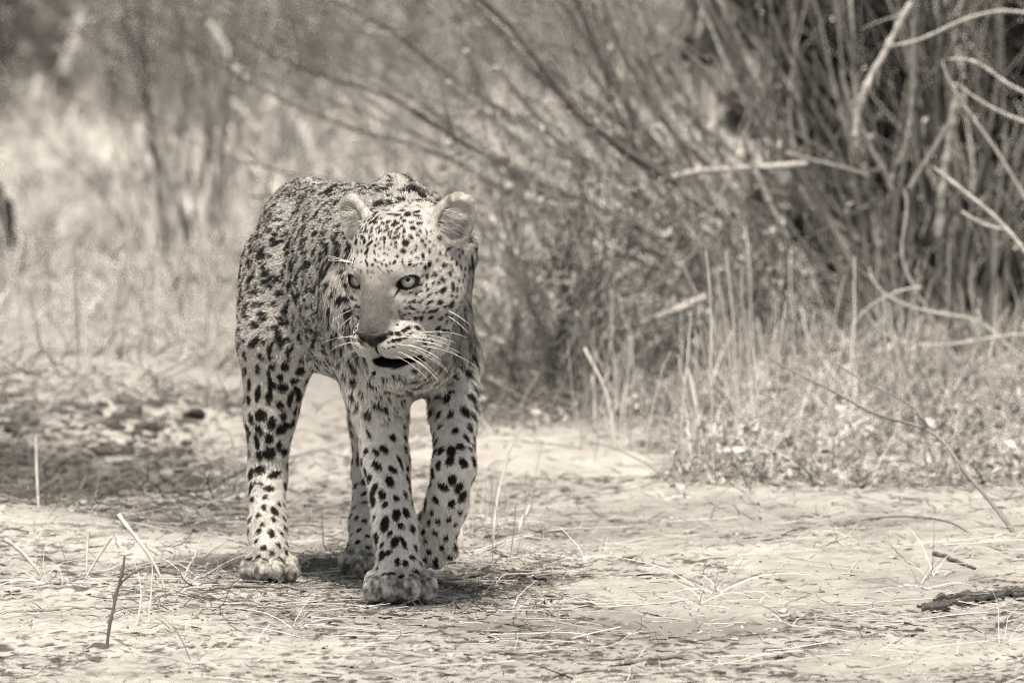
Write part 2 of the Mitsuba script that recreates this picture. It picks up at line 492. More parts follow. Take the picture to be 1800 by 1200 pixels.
# ears
EAR_R, EAR_C = {}, {}
for s in (-1, 1):
    ax = unit(np.array([s * 0.48 + 0.02, -0.22, 0.86 if s > 0 else 0.82]))
    op = np.array([s * 0.62, 0.78, 0.0]) if s > 0 else np.array([-0.35, 0.94, 0.0])
    op = unit(op - ax * (op @ ax))
    sd = np.cross(op, ax)
    R = np.stack([sd, op, ax])
    c = np.array([s * 0.084, -0.026, 0.079 if s > 0 else 0.073])
    EAR_R[s], EAR_C[s] = R, c
    hell(c, (0.0350, 0.0155, 0.046), 0.014, False, R)
    hell(c - ax * 0.022, (0.031, 0.020, 0.026), 0.014, False, R)
    hell(c + op * 0.0135 + ax * 0.004, (0.0252, 0.0158, 0.0335), 0.005, True, R)


def surface_nets(F, X, Y, Z):
    ins = F < 0
    cnt = np.zeros(tuple(n - 1 for n in F.shape), np.uint8)
    for a, b, c in np.ndindex(2, 2, 2):
        cnt += ins[a:a + cnt.shape[0], b:b + cnt.shape[1], c:c + cnt.shape[2]]
    I = np.argwhere((cnt > 0) & (cnt < 8))
    corner = np.array(list(np.ndindex(2, 2, 2)))
    val = np.stack([F[I[:, 0] + c[0], I[:, 1] + c[1], I[:, 2] + c[2]] for c in corner], 1)
    pos = np.stack([np.stack([X[I[:, 0] + c[0]], Y[I[:, 1] + c[1]], Z[I[:, 2] + c[2]]], 1) for c in corner], 1).astype(float)
    acc, num = np.zeros((len(I), 3)), np.zeros(len(I))
    for a in range(8):
        for b in range(a + 1, 8):
            if np.abs(corner[a] - corner[b]).sum() == 1:
                m = (val[:, a] < 0) != (val[:, b] < 0)
                t = val[m, a] / (val[m, a] - val[m, b])
                acc[m] += pos[m, a] + (pos[m, b] - pos[m, a]) * t[:, None]
                num[m] += 1
    V = acc / num[:, None]
    idx = np.full(cnt.shape, -1, np.int32)
    idx[tuple(I.T)] = np.arange(len(I))
    quads = []
    for ax in range(3):
        b, c = (ax + 1) % 3, (ax + 2) % 3
        lo = [slice(None)] * 3
        hi = [slice(None)] * 3
        lo[ax], hi[ax] = slice(0, -1), slice(1, None)
        diff = ins[tuple(lo)] != ins[tuple(hi)]
        E = np.argwhere(diff)
        E = E[(E[:, b] > 0) & (E[:, c] > 0) & (E[:, b] < F.shape[b] - 1) & (E[:, c] < F.shape[c] - 1)]
        q = []
        for db, dc in ((-1, -1), (0, -1), (0, 0), (-1, 0)):
            e = E.copy()
            e[:, b] += db
            e[:, c] += dc
            q.append(idx[tuple(e.T)])
        q = np.stack(q, 1)
        flip = ~ins[tuple(E.T)]
        q[flip] = q[flip][:, ::-1]
        quads.append(q)
    q = np.vstack(quads)
    q = q[(q >= 0).all(1)]
    return V, np.vstack([q[:, [0, 1, 2]], q[:, [0, 2, 3]]])


BV, BF = surface_nets(FIELD, GX, GY, GZ)
_m = trimesh.Trimesh(BV, BF, process=False)
_parts = trimesh.graph.connected_components(_m.face_adjacency, nodes=np.arange(len(BF)), min_len=1)
BF = BF[max(_parts, key=len)]
_used, BF = np.unique(BF, return_inverse=True)
BF = BF.reshape(-1, 3)
BV = BV[_used]
_m = trimesh.Trimesh(BV, BF, process=False)
trimesh.smoothing.filter_taubin(_m, lamb=0.4, nu=0.42, iterations=4)
BV = np.array(_m.vertices)
_, _, BN = meshkit.arrays((BV, BF), True)
del FIELD

# eyes: a wet ball with pupil, pale iris and dark rim; the gaze goes past the camera
GAZE = unit(CAM + np.array([-2.2, 0, 0.9]) - HEAD_POS)
for s in (-1, 1):
    ico = trimesh.creation.icosphere(5, 0.0163)
    d = np.array(ico.vertices) / 0.0163
    a = np.degrees(np.arccos(np.clip(d @ GAZE, -1, 1)))
    t1 = unit(np.cross(GAZE, [0, 0, 1.0]))
    th = np.arctan2(d @ t1, d @ np.cross(t1, GAZE))
    iris = 0.31 + 0.04 * np.sin(th * 23) * np.clip((a - 8) / 20, 0, 1)
    iris = iris * np.clip((47 - a) / 7, 0.12, 1)
    col = np.where(a < 12.0, 0.002, np.where(a < 47, iris, 0.05))
    eye = fresh('leopard__eye')
    scene[eye] = shape(np.array(ico.vertices) + from_head(EYE_C[s]), np.array(ico.faces), 'eyeball', grey(col))
    near = np.array(ico.faces)[(a[ico.faces] < 11.0).all(1)]
    keep, near = np.unique(near, return_inverse=True)
    scene[eye + '__pupil'] = shape(d[keep] * 0.01636 + from_head(EYE_C[s]), near.reshape(-1, 3), 'eyeball', grey(np.full(len(keep), 0.002)))

# nose leather, a small body of its own
NX, NY, NZ = (np.arange(-0.032, 0.0321, 0.001, dtype=np.float32), np.arange(0.092, 0.150, 0.001, dtype=np.float32), np.arange(-0.090, -0.034, 0.001, dtype=np.float32))
P = np.stack(np.meshgrid(NX, NY, NZ, indexing='ij'), -1)


def _ell(c, r):
    q = (P - np.array(c)) / np.array(r)
    k0 = np.linalg.norm(q, axis=-1)
    return k0 * (k0 - 1) / np.maximum(np.linalg.norm(q / np.array(r), axis=-1), 1e-6)


def _smin(a, b, k):
    h = np.maximum(k - np.abs(a - b), 0) / k
    return np.minimum(a, b) - h * h * k / 4


NF = _ell((0, 0.1305, -0.0560), (0.0225, 0.0120, 0.0082))
for s in (-1, 1):
    NF = _smin(NF, _ell((s * 0.0215, 0.1250, -0.0540), (0.0095, 0.0105, 0.0075)), 0.006)
NF = _smin(NF, _ell((0, 0.1335, -0.0635), (0.0085, 0.0085, 0.0105)), 0.008)
for s in (-1, 1):
    NF = -_smin(-NF, _ell((s * 0.0165, 0.1410, -0.0590), (0.0068, 0.0090, 0.0036)), 0.002)
    NF = -_smin(-NF, _ell((s * 0.0280, 0.1340, -0.0560), (0.0055, 0.0080, 0.0022)), 0.002)
NF = -_smin(-NF, _ell((0, 0.1450, -0.0690), (0.0011, 0.0060, 0.0120)), 0.003)
NV, NFc = surface_nets(NF.astype(np.float32), NX, NY, NZ)
ncol = 0.012 + 0.016 * meshkit.noise(NV * 900) + 0.06 * np.clip((NV[:, 2] + 0.0515) / 0.004, 0, 1)
scene['leopard__nose'] = shape(from_head(NV), NFc[:, ::-1] if np.linalg.det(HEAD) < 0 else NFc, 'wet', grey(ncol))

HEAD_SPOTS = [
 [-157,380,1025,-4,-59,17,28],[-123,496,987,42,9,4,35],[-97,283,1059,42,-27,10,4],[50,283,1063,55,-8,-2,32],[18,517,988,36,-2,0,27],[93,476,1001,25,-25,7,32],[-67,406,1031,43,5,2,20],[-145,586,932,14,-20,17,25],
 [-36,603,937,39,-17,14,25],[106,559,957,29,-19,6,24],[-127,649,888,29,-12,17,23],[16,655,898,34,-25,20,23],[-124,710,831,31,-9,19,20],[119,623,911,41,-30,14,25],[167,281,1047,41,-36,-2,40],[165,119,1064,40,-36,-7,28],
 [126,31,1072,34,-17,-6,5],[288,171,1023,3,-78,5,43],[255,322,1012,-3,-43,12,20],[315,355,978,24,-41,1,24],[216,454,982,40,22,-23,40],[200,520,956,33,-12,-4,31],[317,463,935,20,-16,-3,20],[277,541,913,24,-35,10,20],
 [377,516,869,-13,-38,34,24],[277,608,865,29,-14,-5,21],[337,592,841,15,-9,-3,16],[169,655,871,-3,-24,22,15],[290,665,804,43,-30,4,25],[208,687,825,19,12,-22,16],[210,627,881,-4,-28,24,12],[-120,774,749,50,-17,43,25],
 [-222,729,768,7,-26,39,27],[-157,825,642,29,-15,44,24],[-2,743,809,-4,-13,15,16],[-10,797,730,-3,-13,20,24],[122,723,817,36,-6,-2,19],[64,737,812,11,-18,21,11],[132,751,778,-2,-21,30,15],[43,776,762,18,-1,0,17],
 [306,709,737,19,-9,-3,19],[244,745,730,18,-7,-2,17],[310,740,681,25,-12,-4,17],[433,627,714,42,-33,-11,48],[407,712,602,31,-21,-7,35],[385,597,799,13,-9,-3,18],[337,786,557,18,-10,-3,22],[209,790,674,14,3,-16,12],
 [71,819,686,18,-2,0,12],[143,797,700,2,-13,22,12],[-3,853,640,18,18,-29,13],[151,840,621,21,0,-12,16],[64,879,590,17,-2,0,17],[198,839,594,16,-5,-2,12],[23,919,533,26,10,-18,14],[84,928,508,17,-2,-1,14],
 [163,899,526,19,-11,9,10],[-148,872,571,10,-17,29,15],[-152,913,509,15,17,-20,14],[-112,946,468,10,16,-29,17],[-15,953,473,27,1,1,20],[134,934,482,9,11,-23,15],[204,931,457,9,11,-25,14],[256,899,478,8,14,-26,14],
 [315,863,482,11,-28,25,24],[83,967,431,23,5,-20,12],[131,976,388,19,2,-15,12],[171,982,345,17,2,-20,12],[241,958,359,6,5,-27,17],[290,937,373,17,-7,-2,14],[-99,989,371,7,11,-23,16],[-33,998,371,26,-2,8,16],
 [14,1007,353,24,0,0,14],[-27,1037,289,25,1,1,12],[113,1029,266,23,1,-19,12],[426,801,446,11,28,-52,12],[-275,783,629,5,-10,27,16],[-358,753,590,16,-6,33,16],[-259,886,494,27,10,4,13],[-426,841,367,25,19,7,12],
 [227,-469,971,25,-10,-10,3],[302,-243,987,52,-19,-27,4],[344,-25,998,10,-89,-12,24],[404,74,968,33,-60,-21,26],[450,127,936,27,-48,-17,14],[459,-197,908,32,-11,-18,5],[569,-7,886,39,-6,-2,23],[412,295,938,28,-47,-7,19],
 [502,209,885,23,-60,-12,22],[569,53,848,14,-11,-4,15],[465,385,867,31,-36,-12,38],[550,328,802,17,-2,-20,22],[544,411,768,22,-10,-23,23],[484,516,768,32,-2,-37,27],[602,410,673,17,-9,-28,29],[639,395,594,12,-4,-31,22],
 [562,533,616,11,-14,-5,17],[551,577,575,15,-17,-6,12],[512,639,555,-2,-10,19,20],[679,357,490,7,-1,-33,28],[701,249,528,8,1,-33,17],[664,294,617,10,-2,-24,16],[750,195,375,12,-19,-31,29],[787,76,306,11,-17,-33,22],
 [822,-280,165,6,-2,-31,30],[649,531,456,17,37,-43,31],[593,631,461,16,14,-30,21],[648,638,384,12,-4,-17,18],[703,478,304,-1,-41,25,49],[516,738,426,10,16,-37,24],[743,310,279,9,2,-35,21],[802,208,179,15,-57,-5,30],
 [687,595,295,1,-8,-41,28],[571,717,372,31,-26,-5,14],[484,791,374,26,-24,5,12],[724,443,120,3,-23,36,35],[668,554,138,8,-13,38,39],[850,169,30,12,-18,-37,41],[847,68,91,15,3,-58,18],[769,346,139,11,-19,-7,14],
 [806,354,0,15,-7,-44,40],[885,60,-74,2,-19,-7,15],[894,-15,-140,4,-2,-37,28],[641,148,722,15,14,-30,14],[612,233,749,16,27,-33,13],[630,312,686,11,-6,-18,13],[766,447,-14,18,-28,-10,27],[817,405,-147,30,-74,9,35],
 [884,194,-170,4,16,-64,47],[899,103,-246,2,-11,-36,33],[876,264,-286,10,-42,-4,20],[776,514,-315,27,-53,-19,34],[692,633,-138,19,-34,19,20],[752,540,-150,13,-24,0,20],[690,655,-250,29,-39,12,23],[677,617,-54,6,-21,25,20],
 [659,608,14,2,-14,23,17],[602,712,-46,16,-19,-6,21],[550,768,-74,8,-3,-23,24],[621,700,63,21,-52,-2,15],[478,813,-28,16,-7,-2,17],[511,819,-173,26,-12,-15,18],[581,774,-211,23,-20,-1,18],[450,848,-185,23,-7,-2,18],
 [385,862,-158,17,-6,-2,15],[459,848,-258,27,-9,-8,24],[390,863,-269,15,-5,-18,20],[498,828,-289,23,-13,-4,16],[296,914,-306,-3,-41,-37,22],[340,838,-381,21,-4,-10,15],[419,838,-356,19,-5,-5,19],[290,842,-400,24,-11,-4,20],
 [376,845,-460,21,-3,-1,12],[306,853,-455,18,-10,-3,16],[476,797,-456,22,-15,-5,21],[545,732,-480,7,3,33,26],[542,789,-344,14,-11,-4,21],[603,722,-389,20,-17,4,26],[672,645,-401,24,-19,21,27],[720,577,-411,31,-34,23,27],
 [660,684,-326,14,-17,-6,19],[810,419,-408,15,-30,5,23],[859,283,-418,20,-57,22,47],[645,602,-516,23,-16,10,23],[623,729,-181,21,-24,9,12],[893,151,-341,5,-48,-2,17],[717,520,10,10,-13,-4,15],[357,1186,-560,21,-22,-7,26],
 [405,1083,-550,18,-33,0,22],[445,994,-546,17,-35,-1,22],[389,1234,-641,22,-32,2,22],[456,1126,-633,19,-37,7,18],[489,1049,-618,15,-41,8,12],[325,1304,-640,18,-13,-4,18],[316,1076,-461,7,-23,-8,14],[501,871,-556,9,-14,-5,15],
 [539,852,-597,13,-31,-11,22],[-544,794,-155,41,29,-3,31],[-458,842,-167,28,9,4,15],[-572,746,-58,1,1,-3,17],[-196,1339,-557,67,30,-43,14],[-192,1366,-665,68,13,-39,9],[249,1198,-327,12,-20,-7,18],[280,1035,-105,7,-17,-6,12],
 [269,1344,-649,20,-9,1,12],[300,1252,-542,15,-17,-6,21],[326,1332,-723,18,-13,0,11],[268,1366,-734,14,-5,-2,9],[197,1379,-733,13,-1,0,9],
]
BODY_SPOTS = [
 [-1628,-1001,6358,51,0,-4,5],[-2401,-1268,3689,58,-3,-83,14],[-2146,-4587,3727,37,-39,2,37],[-1983,-4695,3648,52,-24,1,28],[-1806,-4733,3690,74,5,0,30],[-1673,-4666,3646,38,48,-24,27],[-2225,-1194,3422,85,-21,-48,60],[-1806,-4533,3519,112,2,20,31],
 [-2114,-1171,3243,48,0,-48,34],[-2400,-1080,3287,42,-21,-71,31],[-1958,-1157,3188,15,9,-43,23],[-1738,-1031,3141,40,20,33,66],[-2092,-1187,3062,133,-13,-70,43],[-2303,-1161,2954,75,-48,-50,54],[-1850,-1122,3017,45,30,-1,15],[-1828,-1133,2928,60,43,-7,19],
 [-2004,-1236,2838,78,21,27,23],[-1640,-748,2986,7,2,42,41],[-1548,-4594,3768,31,40,-20,29],[-1354,-3270,3732,35,1,19,14],[-1214,-1965,3527,51,2,33,30],[-1333,-863,3265,27,1,13,41],[-1146,-542,3197,53,-13,1,31],[-1440,-247,3053,-10,2,51,9],
 [-1275,-568,2921,183,-164,14,37],[-992,-518,3378,64,16,23,38],[-1038,-612,3065,71,5,26,29],[-970,-1552,3642,44,3,60,21],[-2202,-4643,3962,16,0,1,35],[-893,-1153,3671,38,3,64,13],[-1058,-1910,3648,24,1,26,28],[-2026,-1387,2389,61,-27,-60,57],
 [-2158,-1378,2343,49,-41,-56,42],[-2408,-1090,2438,3,-6,-128,8],[-2268,-1236,2614,53,-46,-88,38],[-2567,5384,1874,14,76,-93,44],[-2142,-1457,2131,74,-54,-71,63],[-2331,-1295,2022,30,-45,-79,47],[-2260,-1406,1933,12,-29,-67,70],[-1894,-1502,2073,66,-7,-55,57],
 [-1938,-1608,1892,34,-50,-88,63],[-1775,-1398,2181,47,-19,-129,36],[-2054,-1696,1683,34,-61,-88,58],[-2213,-1580,1601,43,-107,-108,76],[-2007,-1805,1534,52,-22,1,61],[-1830,-1750,1632,52,13,-1,60],[-1692,-1631,1680,14,-38,-73,42],[-2503,5415,1498,26,-5,-105,1],
 [-1826,-1948,1385,8,64,93,69],[-1677,-1868,1409,16,-62,-82,64],[-2011,-1997,1234,11,54,134,79],[-1762,-2032,1218,44,-9,-43,53],[-2237,-1592,1348,-7,-6,-104,9],[-1574,-1941,1152,13,-23,-73,66],[-2147,-1938,1007,18,-43,-99,81],[-1852,-2177,967,16,58,92,64],
 [-1720,-2171,959,52,-60,-106,47],[-1520,-2076,857,18,-33,-65,58],[-2065,-2191,755,6,65,78,70],[-1958,-2253,802,66,-9,38,57],[-1808,-2414,696,-1,53,52,48],[-1672,-2431,665,55,16,-1,64],[-1567,-2288,736,48,42,-3,53],[-1914,-2545,523,69,-24,2,53],
 [-1743,-2584,500,55,2,0,56],[-1477,-2432,543,64,40,-26,51],[-2051,-2467,507,49,-45,3,33],[-1588,-2593,469,41,15,-1,42],[-4134,3758,1798,101,-42,2,79],[-3972,3688,2073,1,-28,116,107],[-3721,3815,2085,1,-30,80,80],[-3880,3751,1714,116,60,40,64],
 [-4147,3687,1573,85,-65,-27,38],[-3977,3593,1497,100,13,-1,62],[-3748,3608,2477,116,35,80,99],[-3748,3327,3154,86,26,-51,98],[-3931,3515,2575,23,-35,125,79],[-4111,3512,2700,108,-37,2,110],[-4154,3451,3063,14,-56,145,57],[-3968,3404,3005,13,-53,137,58],
 [-4181,3696,2265,10,41,-127,62],[-4276,3628,2653,18,6,-106,62],[-3972,3258,3378,8,53,-109,38],[-4155,3286,3465,17,-62,90,49],[-4301,3532,3203,13,-64,127,47],[-3508,3527,3090,51,120,-98,57],[-4252,3601,1311,41,-82,-18,44],[-4057,3330,1203,18,-72,-58,43],
 [-3886,3287,1145,15,-75,-73,65],[-4282,3312,990,-1,46,47,70],[-4058,3090,936,43,-9,1,42],[-3923,2972,797,15,-72,-73,52],[-4124,3045,830,-1,35,48,51],[-4264,3099,655,5,1,15,47],[-4063,2769,588,57,-21,1,64],[-3887,2690,511,49,10,-1,62],
 [-4154,2702,454,51,-36,2,54],[-4023,2622,428,50,-9,1,37],[-4297,2823,413,41,-56,3,55],[-3764,2674,436,35,22,-1,37],[-3622,3501,2976,27,-82,144,70],
]


def spot_set(raw, head):
    a = np.array(raw, float) * 1e-4
    c, v = (from_head(a[:, :3]), a[:, 3:6] @ HEAD) if head else (a[:, :3], a[:, 3:6])
    return c, v, a[:, 6]


SKIN = cKDTree(BV)


def poisson(cand, rad, avoid, rng):
    """Greedy dart throwing over the candidates, each with its own spacing."""
    order = rng.permutation(len(cand))
    got = np.zeros((len(cand) + len(avoid), 3))
    got[:len(avoid)] = avoid
    n, pick = len(avoid), []
    for i in order:
        if n == 0 or ((got[:n] - cand[i]) ** 2).sum(1).min() > rad[i] ** 2:
            got[n] = cand[i]
            n += 1
            pick.append(i)
    return np.array(pick)


tri = BV[BF]
AREA = np.linalg.norm(np.cross(tri[:, 1] - tri[:, 0], tri[:, 2] - tri[:, 0]), axis=1) / 2


def sample(n, weight, rng):
    w = AREA * weight
    i = np.searchsorted(np.cumsum(w), rng.uniform(0, w.sum(), n))
    i = np.minimum(i, len(BF) - 1)
    r = np.sqrt(rng.uniform(size=n))
    s = rng.uniform(size=n)
    b = np.stack([1 - r, r * (1 - s), r * s], 1)
    return (BV[BF[i]] * b[..., None]).sum(1), unit((BN[BF[i]] * b[..., None]).sum(1)), i


def regions(p):
    """How much each point is head (0..1), and its leg-ness."""
    q = to_head(p)
    hd = np.clip((0.155 - np.linalg.norm(q - np.array([0, 0.02, -0.02]), axis=-1)) / 0.02, 0, 1)
    hd = hd * (q[..., 1] > -0.055)
    for s in (-1, 1):
        e = (q - EAR_C[s]) @ EAR_R[s].T
        hd = np.where((np.linalg.norm(e / np.array([0.042, 0.026, 0.056]), axis=-1) < 1.1) & (e[..., 2] > -0.030), 1.0, hd)
    leg = np.clip((0.40 - p[..., 2]) / 0.06, 0, 1) * (1 - hd)
    return q, hd, leg


def flank_coords(p):
    r = p - np.array([HIP[0], HIP[1], 0])
    return r @ AX3, r @ LAT3


rng = np.random.default_rng(11)
hc, hv, hb = spot_set(HEAD_SPOTS, True)
bc, bv, bb = spot_set(BODY_SPOTS, False)
# far cheek: the mirror image of the near one
qh = qh0 = to_head(hc)
mir = qh[:, 0] > 0.02
mq, mv = qh[mir] * [-1, 1, 1], (hv @ HEAD.T)[mir] * [-1, 1, 1]
mc = from_head(mq)
mc = BV[SKIN.query(mc)[1]]
ok = cKDTree(hc).query(mc)[0] > 0.0085
wk = np.where((qh0[:, 2] < -0.045) & (qh0[:, 1] > 0.055), 1.35, 1.0)
hv, hb = hv * wk[:, None], hb * wk
SC, SV, SB = [hc, bc, mc[ok]], [hv * 1.14, bv * 0.98, (mv @ HEAD)[ok] * 1.2], [hb * 1.18, bb * 0.98, hb[mir][ok] * 1.25]

cand, cn, _ = sample(26000, 1.0, rng)
q, hd, leg = regions(cand)
fs, ft = flank_coords(cand)
back = ((q[:, 1] < 0.015) | ((q[:, 2] < -0.045) & (q[:, 1] < 0.085) & (np.abs(q[:, 0]) > 0.030)) | (q[:, 2] < -0.128)) & (hd > 0.2)
muz = (q[:, 1] > 0.085) & (hd > 0.2) & (q[:, 2] > -0.125)
use = ~muz & ~((hd > 0.2) & ~back) & (cand[:, 2] > 0.05)
cand, cn, hd, leg = cand[use], cn[use], hd[use], leg[use]
rad = np.where(hd > 0.2, 0.0125, 0.0195 + 0.0002 * leg) + 0.003 * rng.uniform(-1, 1, len(cand))
rad = np.where((leg > 0.9) & (cand[:, 2] < 0.14), 0.017, rad)
pick = poisson(cand, rad, np.vstack([hc, bc]), rng)
pc, pn, ph, pl = cand[pick], cn[pick], hd[pick], leg[pick]
comb = -AX3 * 0.95 + np.array([0.0, 0, -0.30])
comb = np.where((pl > 0.5)[:, None], np.array([0.05, 0.1, -1.0]), comb)
comb = unit(comb - pn * (comb * pn).sum(1, keepdims=True) + 0.35 * rng.normal(size=pn.shape))
comb = unit(comb - pn * (comb * pn).sum(1, keepdims=True))
big = rng.uniform(0.75, 1.25, len(pc))
ra = np.where(ph > 0.2, 0.0048, np.where(pl > 0.5, 0.0090, 0.0094)) * big
rb = np.where(ph > 0.2, 0.0030, np.where(pl > 0.5, 0.0064, 0.0053)) * big
lowleg = (pl > 0.9) & (pc[:, 2] < 0.14)
ra, rb = np.where(lowleg, 0.0055, ra), np.where(lowleg, 0.0045, rb)
# on the trunk each mark is a broken rosette: two or three blobs about a smudge
ros = (ph < 0.2) & (pl < 0.5)
side = np.cross(pn, comb)
for k in range(3):
    th = rng.uniform(0, 2 * np.pi, len(pc))
    off = (comb * np.cos(th)[:, None] * 0.0125 + side * np.sin(th)[:, None] * 0.0105)
    m = ros & (rng.uniform(size=len(pc)) < 0.62)
    SC.append((pc + off)[m])
    SV.append((comb * (ra * rng.uniform(0.6, 0.95, len(pc)))[:, None])[m])
    SB.append((rb * rng.uniform(0.6, 0.9, len(pc)))[m])
m = ~ros | (rng.uniform(size=len(pc)) < 0.55)
SC.append(pc[m]); SV.append((comb * ra[:, None])[m]); SB.append(rb[m])
SC, SV, SB = np.vstack(SC), np.vstack(SV), np.concatenate(SB)
SPOT = cKDTree(SC)
SN = BN[SKIN.query(SC)[1]]
SL = np.linalg.norm(SV, axis=1)
SD = SV / SL[:, None]
SE = np.cross(SN, SD)


def spotted(p, soft=0.24, warpk=0.0038):
    """Pigment of the marks at the points, 0..1."""
    d, i = SPOT.query(p, k=6)
    warp = warpk * (np.stack([meshkit.noise(p * 170, s) for s in (1, 2, 3)], -1) - 0.5)
    out = np.zeros(len(p))
    for k in range(6):
        o = p + warp - SC[i[:, k]]
        m = np.sqrt(((o * SD[i[:, k]]).sum(1) / (SL[i[:, k]] * 1.05)) ** 2 + ((o * SE[i[:, k]]).sum(1) / (SB[i[:, k]] * 1.08)) ** 2)
        out = np.maximum(out, np.clip((1 + soft - m) / (2 * soft), 0, 1) * (d[:, k] < 0.04))
    return out


def eye_metric(q):
    ms = []
    for s in (-1, 1):
        o = (q - EYE_C[s]) @ EYE_R[s].T
        ms.append(np.stack([o[:, 0] / 0.0150, o[:, 2] / 0.0098, o[:, 1]], -1))
    return ms


def black_skin(q, p):
    """Bare dark skin: eye rims, tear lines, lips, mouth, philtrum. 1 where black."""
    b = np.zeros(len(q))
    for (a, s) in zip(eye_metric(q), (-1, 1)):
        m = np.hypot(a[:, 0], a[:, 1])
        lim = 1.26 + 0.10 * (a[:, 0] > 0.5) + 0.06 * (a[:, 1] > 0)
        b = np.maximum(b, np.clip((lim - m) / 0.10, 0, 1) * (a[:, 2] > -0.005))
        # inner corner running down as a tear line, outer corner as a short stroke
        t = np.clip((-0.9 - a[:, 0]) / 0.9, 0, 1)
        line = np.abs(a[:, 1] + 0.35 + 1.1 * t) - 0.42 * (1 - 0.6 * t)
        b = np.maximum(b, np.clip(-line / 0.15, 0, 1) * (a[:, 0] < -0.9) * (a[:, 0] > -1.75) * (a[:, 2] > -0.01))
        line = np.abs(a[:, 1] - 0.18 * (a[:, 0] - 1)) - 0.22
        b = np.maximum(b, np.clip(-line / 0.15, 0, 1) * (a[:, 0] > 0.9) * (a[:, 0] < 1.75) * (a[:, 2] > -0.012))
    m = np.linalg.norm((q - np.array([0.010, 0.100, -0.1085])) / np.array([0.0365, 0.050, 0.0069]), axis=1)
    b = np.maximum(b, np.clip((1.02 - m) / 0.08, 0, 1))
    a, c = np.array([0.012, 0.124, -0.111]), np.array([0.044, 0.078, -0.1075])
    t = np.clip((q - a) @ (c - a) / ((c - a) @ (c - a)), 0, 1)
    b = np.maximum(b, np.clip((0.0085 - np.linalg.norm(q - a - t[:, None] * (c - a), axis=1)) / 0.002, 0, 1))
    ph = (np.abs(q[:, 0]) < 0.0024) & (q[:, 2] < -0.062) & (q[:, 2] > -0.104) & (q[:, 1] > 0.10)
    b = np.maximum(b, ph)
    nose = np.linalg.norm((q - np.array([0, 0.131, -0.058])) / np.array([0.026, 0.014, 0.0115]), axis=1)
    return np.maximum(b, np.clip((1.0 - nose) / 0.1, 0, 1))


def coat(p, n):
    """Albedo of the coat at skin points."""
    q, hd, leg = regions(p)
    fs, ft = flank_coords(p)
    mott = meshkit.fbm(p * 60, 3, 5) - 0.5
    g = 0.38 + 0.08 * np.clip(-n[:, 2] * 0.7 + 0.25, 0, 1) + 0.10 * np.clip((0.46 - p[:, 2]) / 0.2, 0, 1)
    g = g + 0.08 * leg
    g = g + 0.10 * np.clip((fs - 0.55) / 0.12, 0, 1) * (p[:, 2] < 0.52)
    smudge = np.clip((SPOT.query(p, k=1)[0] < 0.017) * (hd < 0.3) * (leg < 0.5), 0, 1)
    g = g * (1 - 0.14 * smudge)
    paw_ = np.clip((0.062 - p[:, 2]) / 0.02, 0, 1)
    g = g * (1 - 0.85 * paw_ * np.clip(meshkit.fbm(p * [150, 110, 90], 3, 9) * 2.6 - 0.70, 0, 1))
    # head
    h = 0.49 - 0.06 * np.clip((q[:, 2] - 0.05) / 0.05, 0, 1)
    bridge = np.clip((0.030 + 0.008 * meshkit.noise(p * 90, 4) - np.abs(q[:, 0]) - 0.10 * np.clip(-q[:, 2] - 0.030, 0, 1)) / 0.008, 0, 1)
    bridge = bridge * np.clip((q[:, 2] + 0.0535) / 0.006, 0, 1) * np.clip((0.048 - q[:, 2]) / 0.036, 0, 1) * (q[:, 1] > 0.05)
    h = h - 0.07 * np.clip((np.abs(q[:, 0]) - 0.035) / 0.02, 0, 1) * np.clip((-0.035 - q[:, 2]) / 0.02, 0, 1) * (q[:, 1] < 0.11)
    h = h * (1 - bridge) + (0.66 + 0.40 * meshkit.noise(p * 420, 3) + 0.28 * meshkit.noise(p * 130, 5)) * (0.165 + 0.035 * np.clip((q[:, 2] + 0.01) / 0.03, -1, 1)) * bridge
    h = h + 0.03 * np.clip((-0.055 - q[:, 2]) / 0.02, 0, 1)
    for a in eye_metric(q):
        m = np.hypot(a[:, 0], a[:, 1] * 0.75)
        h = h + 0.14 * np.clip(1 - np.abs(m - 1.75) / 0.6, 0, 1) * (a[:, 2] > -0.02) * np.where(a[:, 1] < 0, 1, 0.45)
    for s in (-1, 1):
        e = (q - EAR_C[s]) @ EAR_R[s].T
        inside = (np.linalg.norm((e - np.array([0, 0.0135, 0.004])) / np.array([0.0270, 0.0175, 0.034]), axis=1) < 1.05)
        on = (np.linalg.norm(e / np.array([0.038, 0.02, 0.050]), axis=1) < 1.05) & (e[:, 2] > -0.022)
        deep = np.clip((0.012 - e[:, 2]) / 0.03, 0, 1)
        h = np.where(on & inside, 0.50 - (0.28 if s > 0 else 0.04) * deep, h)
        rear = on & ~inside & (e[:, 1] < -0.010)
        h = np.where(rear, np.where((e[:, 2] > -0.006) & (e[:, 2] < 0.018), 0.55, 0.03), h)
        h = np.where(on & ~inside & (e[:, 1] >= -0.010), 0.30 + 0.36 * meshkit.fbm(p * 150, 2, 19), h)
    g = g * (1 - hd) + h * hd
    g = np.clip(g * (1 + 0.55 * mott + 0.30 * (meshkit.fbm(p * 260, 2, 13) - 0.5)), 0.02, 0.8)
    earish = np.zeros(len(p), bool)
    for s in (-1, 1):
        e = (q - EAR_C[s]) @ EAR_R[s].T
        earish |= (np.linalg.norm(e / np.array([0.038, 0.022, 0.050]), axis=1) < 1.1) & (e[:, 2] > -0.026)
    soft = 0.20 - 0.09 * np.maximum(leg, hd)
    sp = spotted(p, soft, (0.0034 - 0.0016 * np.maximum(leg, hd))[:, None]) * (1 - bridge * hd) * ~earish
    return g * (1 - sp) + 0.012 * sp


bl = black_skin(to_head(BV), BV)
skin = coat(BV, BN) * (1 - bl) * 0.85 + 0.012 * bl
scene['leopard__body'] = shape(BV, BF, 'fur', grey(skin), BN)


